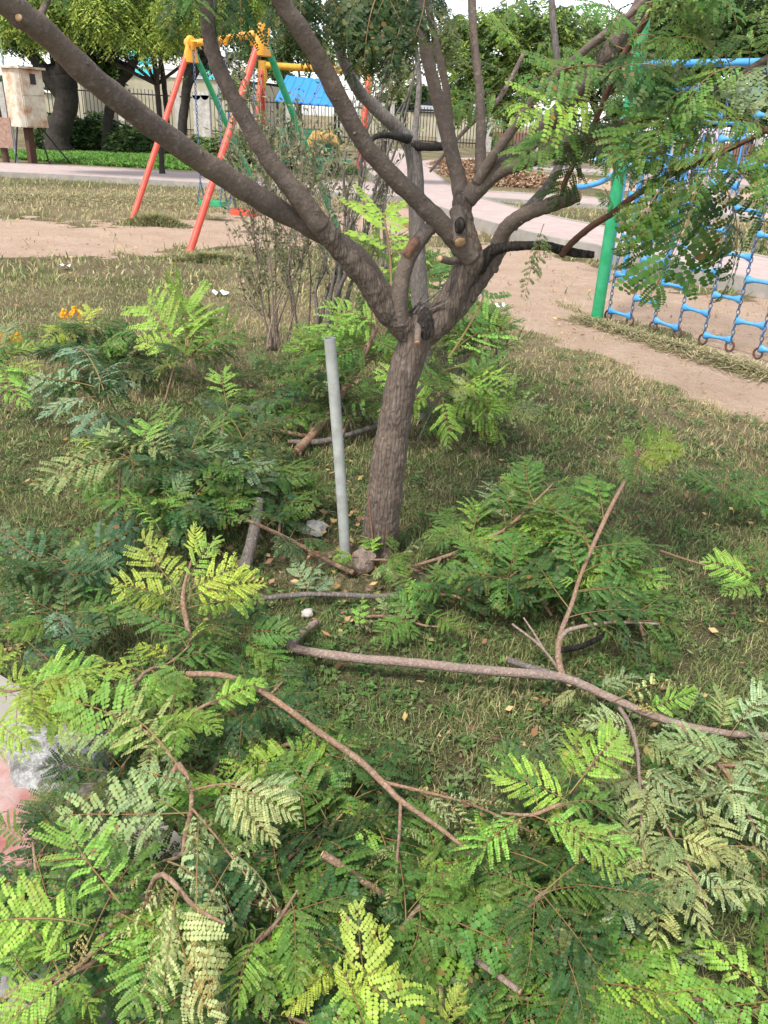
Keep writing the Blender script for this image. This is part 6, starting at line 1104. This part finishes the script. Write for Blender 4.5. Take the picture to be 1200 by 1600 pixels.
building('long cream factory building with grey and turquoise roof sheets, behind the swing', 168, 420, 92, 62, 'cream', [(0, .15, 'greywall'), (.152, .3, 'cyan'), (.302, .5, 'white'), (.502, .62, 'greywall'), (.622, .74, 'cyan'), (.742, 1, 'white')], [(.08, 4.6, 1.6, 1.3, 'green'), (.22, 4.6, 1.2, 1.2, 'green'), (.36, 4.6, 1.6, 1.3, 'green'), (.52, 4.4, 1.6, 1.3, 'black'), (.68, 4.4, 1.2, 1.3, 'green'), (.84, 4.4, 1.6, 1.3, 'black')])
building('cream house wall with a dark damp stain behind the thick tree trunks at the left', 62, 134, 112, 52, 'cream', [(0, 1, 'greywall')], [(.3, 2.6, 1.0, 1.1, 'black')], depth=8, roofh=.1)
building('pale flat building far off at the middle, behind the blue roof', 560, 760, 165, 88, 'cream', [(0, 1, 'greywall')], [(.2, 3, 2, 1.4, 'black'), (.5, 3, 2, 1.4, 'black'), (.8, 3, 2, 1.4, 'black')], roofh=.12)
building('white wall-like building behind the fence at the right, seen through the net', 1085, 1190, 205, 84, 'white', [(0, 1, 'white')], [(.3, 1.0, 2, .8, 'black'), (.7, 1.0, 2, .8, 'black')], roofh=.1)
for x, lab in ((308, 'old white concrete pillar beside the swing leg, left one of the pair'), (321, 'old white concrete pillar beside the swing leg, right one of the pair')):
    a = at(x, 149, 38); mb = MB(); mb.box((a.x, a.y, a.z / 2), (.36, .3, a.z)); mb.tube([(a.x, a.y - .15, a.z), (a.x, a.y + .15, a.z)], .18, 16); tag(mb.build('concrete_pillar', M['concrete'], smooth=False), lab, 'pillar', 'pair of old concrete pillars')

# dry leaf heap beside the path
n = 9000; R = np.random.default_rng(12); hp = []
for (x, y, rx, ry, h) in ((748, 275, 1.3, 1.5, .42), (800, 288, 1.5, 1.1, .38), (705, 262, .9, 1.2, .25)):
    c = g(x, y); a = R.random(n) * 6.28; q = np.sqrt(R.random(n)); X = c.x + rx * q * np.cos(a); Y = c.y + ry * q * np.sin(a); Zh = h * (1 - q ** 2) * (.7 + .6 * vnoise(np.stack([X, Y], 1), 3, 2)) * (1 - .15 * R.random(n)); hp.append(np.stack([X, Y, Zh + .01], 1))
P = np.concatenate(hp); V, cc = leafy_quads(P, R.normal(0, 1, P.shape) * [1, 1, .5], .11, .05, [(.3, .18, .11), (.37, .25, .16), (.2, .12, .08), (.4, .29, .19)], R); c = g(755, 275)
lh = thing('leaf_heap', 'heap of raked brown dry leaves beside the bend of the path', 'leaf heap', (c.x, c.y, 0)); numpy_mesh('dry_leaves', V, 4, M['litter'], cc, lh)
mb = MB()
for (x, y, rx, ry, h) in ((748, 275, 1.25, 1.4, .36), (800, 288, 1.4, 1.0, .32), (705, 262, .8, 1.1, .2)):
    c = g(x, y); vs = [(c.x, c.y, h)]
    for q in (.4, .75, 1.0):
        for j in range(16): a = 6.283 * j / 16; vs.append((c.x + rx * q * math.cos(a), c.y + ry * q * math.sin(a), h * (1 - q * q) - .01))
    mb.add(vs, [(0, 1 + j, 1 + (j + 1) % 16) for j in range(16)] + [(1 + k * 16 + j, 17 + k * 16 + j, 17 + k * 16 + (j + 1) % 16, 1 + k * 16 + (j + 1) % 16) for k in range(2) for j in range(16)])
mb.build('heap_core', mat('heap_core', (.22, .13, .08), var=.4, scale=9), lh, auto=False)

# ------------------------------------------------------------------ people sitting on the far grass
def skin_body(root, pts, edges, radii, m, name, sub=2):
    off = Vector(root['_o']); me = bpy.data.meshes.new(name); me.from_pydata([tuple(Vector(p) - off) for p in pts], edges, []); o = bpy.data.objects.new(name, me); COL.objects.link(o); o.parent = root
    me.materials.append(m); sk = o.modifiers.new('skin', 'SKIN'); 
    if not me.skin_vertices: me.attributes
    for i, r in enumerate(radii): me.skin_vertices[0].data[i].radius = (r, r)
    me.skin_vertices[0].data[0].use_root = True; ss = o.modifiers.new('smooth', 'SUBSURF'); ss.levels = ss.render_levels = sub; sk.use_smooth_shade = True; return o
def seated(label, px, py, cloth, legs, face=-1, k=1.0):
    c = g(px, py); root = thing('person', label, 'person', (c.x, c.y, 0)); f = face
    def V_(x, y, z): return (c.x + x * f * k, c.y + y * k, z * k)
    pts = [V_(0, 0, .12), V_(-.02, 0, .3), V_(0, 0, .48), V_(.02, 0, .56), V_(.04, 0, .64), V_(.06, 0, .74), V_(.06, 0, .82), V_(0, -.17, .5), V_(.08, -.22, .34), V_(.25, -.16, .26), V_(.34, -.12, .25), V_(0, .17, .5), V_(.08, .22, .34), V_(.25, .16, .26), V_(.34, .12, .25),
           V_(.05, -.11, .11), V_(.35, -.16, .16), V_(.6, -.06, .07), V_(.7, -.06, .08), V_(.05, .11, .11), V_(.35, .16, .16), V_(.6, .06, .07), V_(.7, .08, .08)]
    ed = [(0, 1), (1, 2), (2, 3), (3, 4), (4, 5), (5, 6), (2, 7), (7, 8), (8, 9), (9, 10), (2, 11), (11, 12), (12, 13), (13, 14), (0, 15), (15, 16), (16, 17), (17, 18), (0, 19), (19, 20), (20, 21), (21, 22)]
    rd = [.15, .13, .13, .06, .05, .09, .07, .06, .045, .035, .025, .06, .045, .035, .025, .09, .07, .045, .03, .09, .07, .045, .03]
    skin_body(root, pts, ed, [r * k for r in rd], M['skin'], 'body')
    skin_body(root, [pts[0], pts[1], pts[2], pts[7], pts[8], pts[11], pts[12]], [(0, 1), (1, 2), (2, 3), (3, 4), (2, 5), (5, 6)], [.17 * k, .15 * k, .15 * k, .08 * k, .065 * k, .08 * k, .065 * k], M[cloth], 'shirt')
    skin_body(root, [pts[0], pts[15], pts[16], pts[17], pts[19], pts[20], pts[21]], [(0, 1), (1, 2), (2, 3), (0, 4), (4, 5), (5, 6)], [.18 * k, .12 * k, .095 * k, .07 * k, .12 * k, .095 * k, .07 * k], M[legs], 'trousers')
    skin_body(root, [V_(.03, 0, .8), V_(-.03, 0, .76), V_(-.07, 0, .62), V_(-.1, 0, .46)], [(0, 1), (1, 2), (2, 3)], [.095 * k, .1 * k, .07 * k, .04 * k], M['hair'], 'hair')
seated('person in a teal top with long black hair sitting on the far grass', 941, 256, 'teal', 'palecloth', -1, 1.12)
seated('person in black clothes sitting on the far grass facing the teal-clad person', 889, 252, 'blackcloth', 'blackcloth', 1, 1.1)

# ------------------------------------------------------------------ trees, shrubs and hedge in the distance
def far_tree(label, base, Y, trunk, blobs, cols, n=900, leaf=(.16, .05), per=16, droop=.6, name='tree', wd=None, seed=0, branches=6, cat='tree', spray=.55):
    if name == 'tree': leaf = (leaf[0] * .72, leaf[1] * .72); n = int(n * 1.35)
    """trunk: list of (px, py, width px) at depth Y; blobs: (px, py, dY, rx px, rz px, weight)"""
    NR = np.random.default_rng(seed); R_ = random.Random(seed); b0 = at(base[0], base[1], Y); root = thing(name, label, cat, (b0.x, b0.y, 0))
    tp = [(at(x, y, Y), w_ / 2 * mpp(at(x, y, Y))) for x, y, w_ in trunk]; tp.insert(0, (Vector((tp[0][0].x, tp[0][0].y, -.1)), tp[0][1] * 1.25)); q, r = catmull(tp, 5); mb = MB(); mb.tube(q, r, 12, rough=.25, seed=seed); mb.build('trunk', M['bark_far'], root, auto=False)
    tot = sum(b_[5] for b_ in blobs); Vs, Cs = [], []
    for bi, (x, y, dY, rx, rz, wt) in enumerate(blobs):
        c = at(x, y, Y + dY); s = mpp(c); ax_ = np.array([rx * s, max(rx, rz) * s * .8, rz * s]); m_ = int(n * wt / tot)
        st = q[-1] if bi % 2 else q[int(len(q) * .7)]; mid = st.lerp(c, .5) + Vector((R_.uniform(-1, 1), R_.uniform(-1, 1), R_.uniform(-.2, .6))) * ax_[2] * .25; qq, rq = catmull([(st, r[-1] * .75), (mid, r[-1] * .5), (c, r[-1] * .3), (c + (c - st) * .35, r[-1] * .08)], 4); mb = MB(); mb.tube(qq, rq, 7, rough=.2)
        for _ in range(branches):
            j = R_.randint(3, len(qq) - 2); e = Vector((R_.gauss(0, 1) * ax_[0], R_.gauss(0, 1) * ax_[1], R_.gauss(0, .8) * ax_[2])) * .6; mb.tube([qq[j], qq[j] + e * .5 + Vector((0, 0, .15 * ax_[2])), qq[j] + e], [rq[j] * .5, rq[j] * .3, .008], 5)
        mb.build('branch', M['bark_far'], root, auto=False)
        d = NR.normal(0, 1, (m_, 3)); d /= np.linalg.norm(d, axis=1, keepdims=True); rad_ = NR.random((m_, 1)) ** .42; lump = .78 + .3 * np.sin(d[:, :1] * 5 + bi) * np.cos(d[:, 2:] * 4 + bi * 2); P0 = np.array(c) + d * rad_ * ax_ * lump
        a = NR.random(m_) * 6.28; sd2 = np.stack([np.cos(a), np.sin(a), -droop * NR.random(m_)], 1) * spray * (.6 + .6 * NR.random((m_, 1)))
        ccl = np.array(cols)[np.minimum(NR.integers(0, len(cols), m_), len(cols) - 1)] * (.75 + .5 * NR.random((m_, 1)))
        t = (np.arange(per) + .5) / per; P = P0[:, None, :] + sd2[:, None, :] * t[None, :, None]; P[:, :, 2] -= droop * spray * .6 * (t ** 2)[None, :]
        sg = np.where(np.arange(per) % 2 == 0, 1, -1)[None, :, None]; sidev = np.stack([-sd2[:, 1], sd2[:, 0], np.zeros(m_)], 1); sidev /= np.linalg.norm(sidev, axis=1, keepdims=True) + 1e-6
        Dv = sidev[:, None, :] * sg + sd2[:, None, :] * .7 / spray + NR.normal(0, .25, (m_, per, 3)); Dv[:, :, 2] -= droop * .5
        V, _ = leafy_quads(P.reshape(-1, 3), Dv.reshape(-1, 3), leaf[0], leaf[1], [(1, 1, 1)], NR); Vs.append(V); Cs.append(np.repeat(ccl, per, 0) * (.8 + .4 * NR.random((m_ * per, 1))))
    numpy_mesh('crown', np.concatenate(Vs), 4, M['tint'], np.concatenate(Cs), root); return root
NE = [(.16, .24, .04), (.24, .33, .05), (.32, .38, .07), (.1, .17, .035)]
DK = [(.03, .07, .02), (.05, .1, .025), (.025, .05, .018), (.08, .14, .03)]
MDc = [(.1, .17, .05), (.14, .22, .06), (.07, .12, .04), (.19, .27, .08)]
DY = [(.13, .15, .06), (.1, .13, .05), (.2, .2, .09)]
far_tree('thick-trunked dark tree behind the electrical cabinet', (96, 215), 28, [(90, 215, 36), (100, 180, 32), (104, 150, 32), (98, 118, 38)], [(20, 40, 0, 70, 34, 1), (110, 30, -1, 70, 40, 1.4), (60, 10, 1, 90, 45, 1.4), (150, 80, 1, 50, 35, .8), (90, -50, 0, 120, 50, 1), (40, 110, .5, 40, 12, .2)], DK + [(.12, .19, .04)], n=1900, seed=1, leaf=(.2, .07))
far_tree('yellow-green feathery tree hanging over the top left of the picture', (243, 275), 20.5, [(253, 262, 9), (250, 190, 8), (244, 120, 9), (240, 80, 8)], [(60, -12, -2, 75, 30, .9), (150, 0, -2, 55, 28, .8), (235, 14, -1, 45, 22, .8), (290, -8, -2, 50, 30, .8), (130, -50, -1, 110, 40, 1), (230, -60, -1, 100, 40, 1), (20, 22, -2, 36, 18, .3), (370, -15, -1, 50, 34, .5), (430, 0, 0, 40, 26, .4), (195, 40, -2, 16, 14, .15), (250, 52, -1.5, 14, 12, .12), (80, 36, -2, 20, 10, .15)], NE, n=2600, seed=2, droop=.9, leaf=(.14, .045), spray=.5, branches=3)
far_tree('crooked dark tree with a forked trunk left of the swing', (170, 195), 29, [(168, 215, 18), (170, 180, 15), (180, 140, 18), (205, 105, 17)], [(180, 36, 0, 60, 30, 1), (240, 45, 0, 40, 20, .5), (150, 0, 0, 60, 36, .8), (160, 92, 0, 26, 10, .12)], DK, n=1000, seed=3, leaf=(.2, .07))
far_tree('dark tree right behind the far swing leg', (285, 205), 27, [(284, 215, 15), (288, 170, 14), (293, 130, 15), (300, 100, 14)], [(300, 34, 0, 55, 30, 1), (250, 16, 0, 45, 30, .7), (355, 40, 0, 50, 16, .4), (340, 92, .5, 40, 6, .08), (380, 0, 1, 60, 36, .7)], DK + MDc, n=1200, seed=4, leaf=(.2, .07))
far_tree('thin-trunked tree left of the swing between the thicker ones', (262, 210), 30, [(262, 215, 8), (260, 170, 8), (255, 120, 8), (250, 90, 7)], [(245, 66, 0, 22, 12, 1), (265, 46, 0, 26, 16, 1)], DK, n=200, seed=5, leaf=(.2, .07))
far_tree('grey-green bushy tree behind the far swing', (470, 225), 40, [(470, 215, 9), (468, 180, 8), (460, 140, 7)], [(430, 90, 0, 35, 32, 1), (400, 70, 0, 28, 24, .6), (500, 80, 0, 28, 26, .6), (370, 130, 0, 20, 26, .4), (460, 60, 0, 40, 22, .7)], DY + MDc, n=800, seed=6, leaf=(.25, .1))
far_tree('sparse twiggy tree with grey branches above the yellow beam', (600, 230), 20, [(600, 235, 8), (605, 180, 8), (610, 130, 8), (600, 80, 7)], [(590, 60, 0, 34, 50, 1), (640, 40, 0, 40, 60, 1), (620, 110, 0, 34, 34, .8), (555, 90, 0, 24, 36, .6), (690, 60, 0, 30, 50, .8)], DY + [(.13, .2, .05)], n=420, seed=7, leaf=(.13, .05), branches=16, spray=.4)
far_tree('dark round tree far off in the middle, behind the fence', (630, 200), 60, [(632, 200, 6), (632, 175, 6)], [(632, 150, 0, 26, 20, 1), (650, 140, 0, 18, 14, .5)], DK, n=500, seed=8, leaf=(.35, .14))
far_tree('leafy green tree behind the upper limbs of the pruned tree', (790, 240), 34, [(790, 230, 11), (790, 190, 10), (785, 150, 10)], [(760, 110, 0, 60, 45, 1), (830, 100, 0, 60, 50, 1), (720, 60, 0, 50, 45, .8), (790, 40, 0, 80, 50, 1), (870, 50, 0, 60, 60, 1), (800, 160, 0, 55, 22, .5), (715, 150, 0, 20, 34, .5)], MDc + NE[:2], n=2000, seed=9, leaf=(.24, .09))
far_tree('tree with a pale crown behind the green post', (930, 235), 48, [(935, 230, 9), (933, 190, 8), (930, 150, 8)], [(900, 130, 0, 45, 40, 1), (960, 110, 0, 45, 40, 1), (930, 60, 0, 60, 50, 1), (990, 60, 0, 50, 60, 1), (880, 180, 0, 25, 20, .3), (970, 170, 0, 30, 18, .3)], MDc + DY, n=1500, seed=10, leaf=(.3, .12))
far_tree('large dark spreading tree behind the climbing net', (1093, 245), 33, [(1093, 245, 22), (1092, 220, 19), (1090, 190, 20), (1085, 165, 18)], [(1060, 140, 0, 60, 40, 1), (1130, 150, 0, 60, 36, 1), (1190, 150, 0, 50, 45, 1), (1010, 120, 0, 40, 36, .7), (1100, 70, 0, 90, 50, 1.4), (1200, 70, 0, 70, 60, 1), (1150, 10, 0, 110, 50, 1), (1040, 30, 0, 80, 50, .8), (1240, 190, 0, 40, 25, .4)], DK + MDc[:2], n=3000, seed=11, leaf=(.24, .1))
for i, (x, y, rx, rz, cols, lab) in enumerate([(78, 232, 20, 34, DK + MDc, 'dark shrub under the electrical cabinet'), (118, 236, 28, 40, DK, 'glossy dark shrub below the thick tree trunk'), (160, 238, 26, 38, DK + MDc, 'broad shrub in the middle of the row behind the lawn'), (203, 243, 26, 32, DK + MDc, 'shrub at the right end of the row behind the lawn'),
    (240, 246, 18, 24, DK, 'small dark shrub beside the red swing leg'), (318, 254, 20, 26, DK + MDc, 'small round shrub behind the nearer red swing leg'), (350, 258, 26, 30, MDc + DY, 'grey-green shrub between the swing and the blue roof'), (395, 262, 30, 34, DY + MDc, 'loose grey-green shrub below the blue roof, left one'), (470, 268, 34, 30, DY + MDc, 'loose grey-green shrub below the blue roof, right one')]):
    Y_ = g(x, y).y; far_tree(lab, (x, y), Y_, [(x, y, 4), (x, y - rz * .6, 3)], [(x, y - rz * .9, 0, rx * 1.15, rz * .75, 1), (x - rx * .5, y - rz * .5, 0, rx * .8, rz * .5, .6), (x + rx * .5, y - rz * .55, -.2, rx * .8, rz * .5, .6)], cols, n=520, leaf=(.16, .07), per=9, droop=.2, name='shrub', seed=30 + i, branches=3, cat='shrub', spray=.4)

for o in bpy.data.objects:
    if '_o' in o: del o['_o']
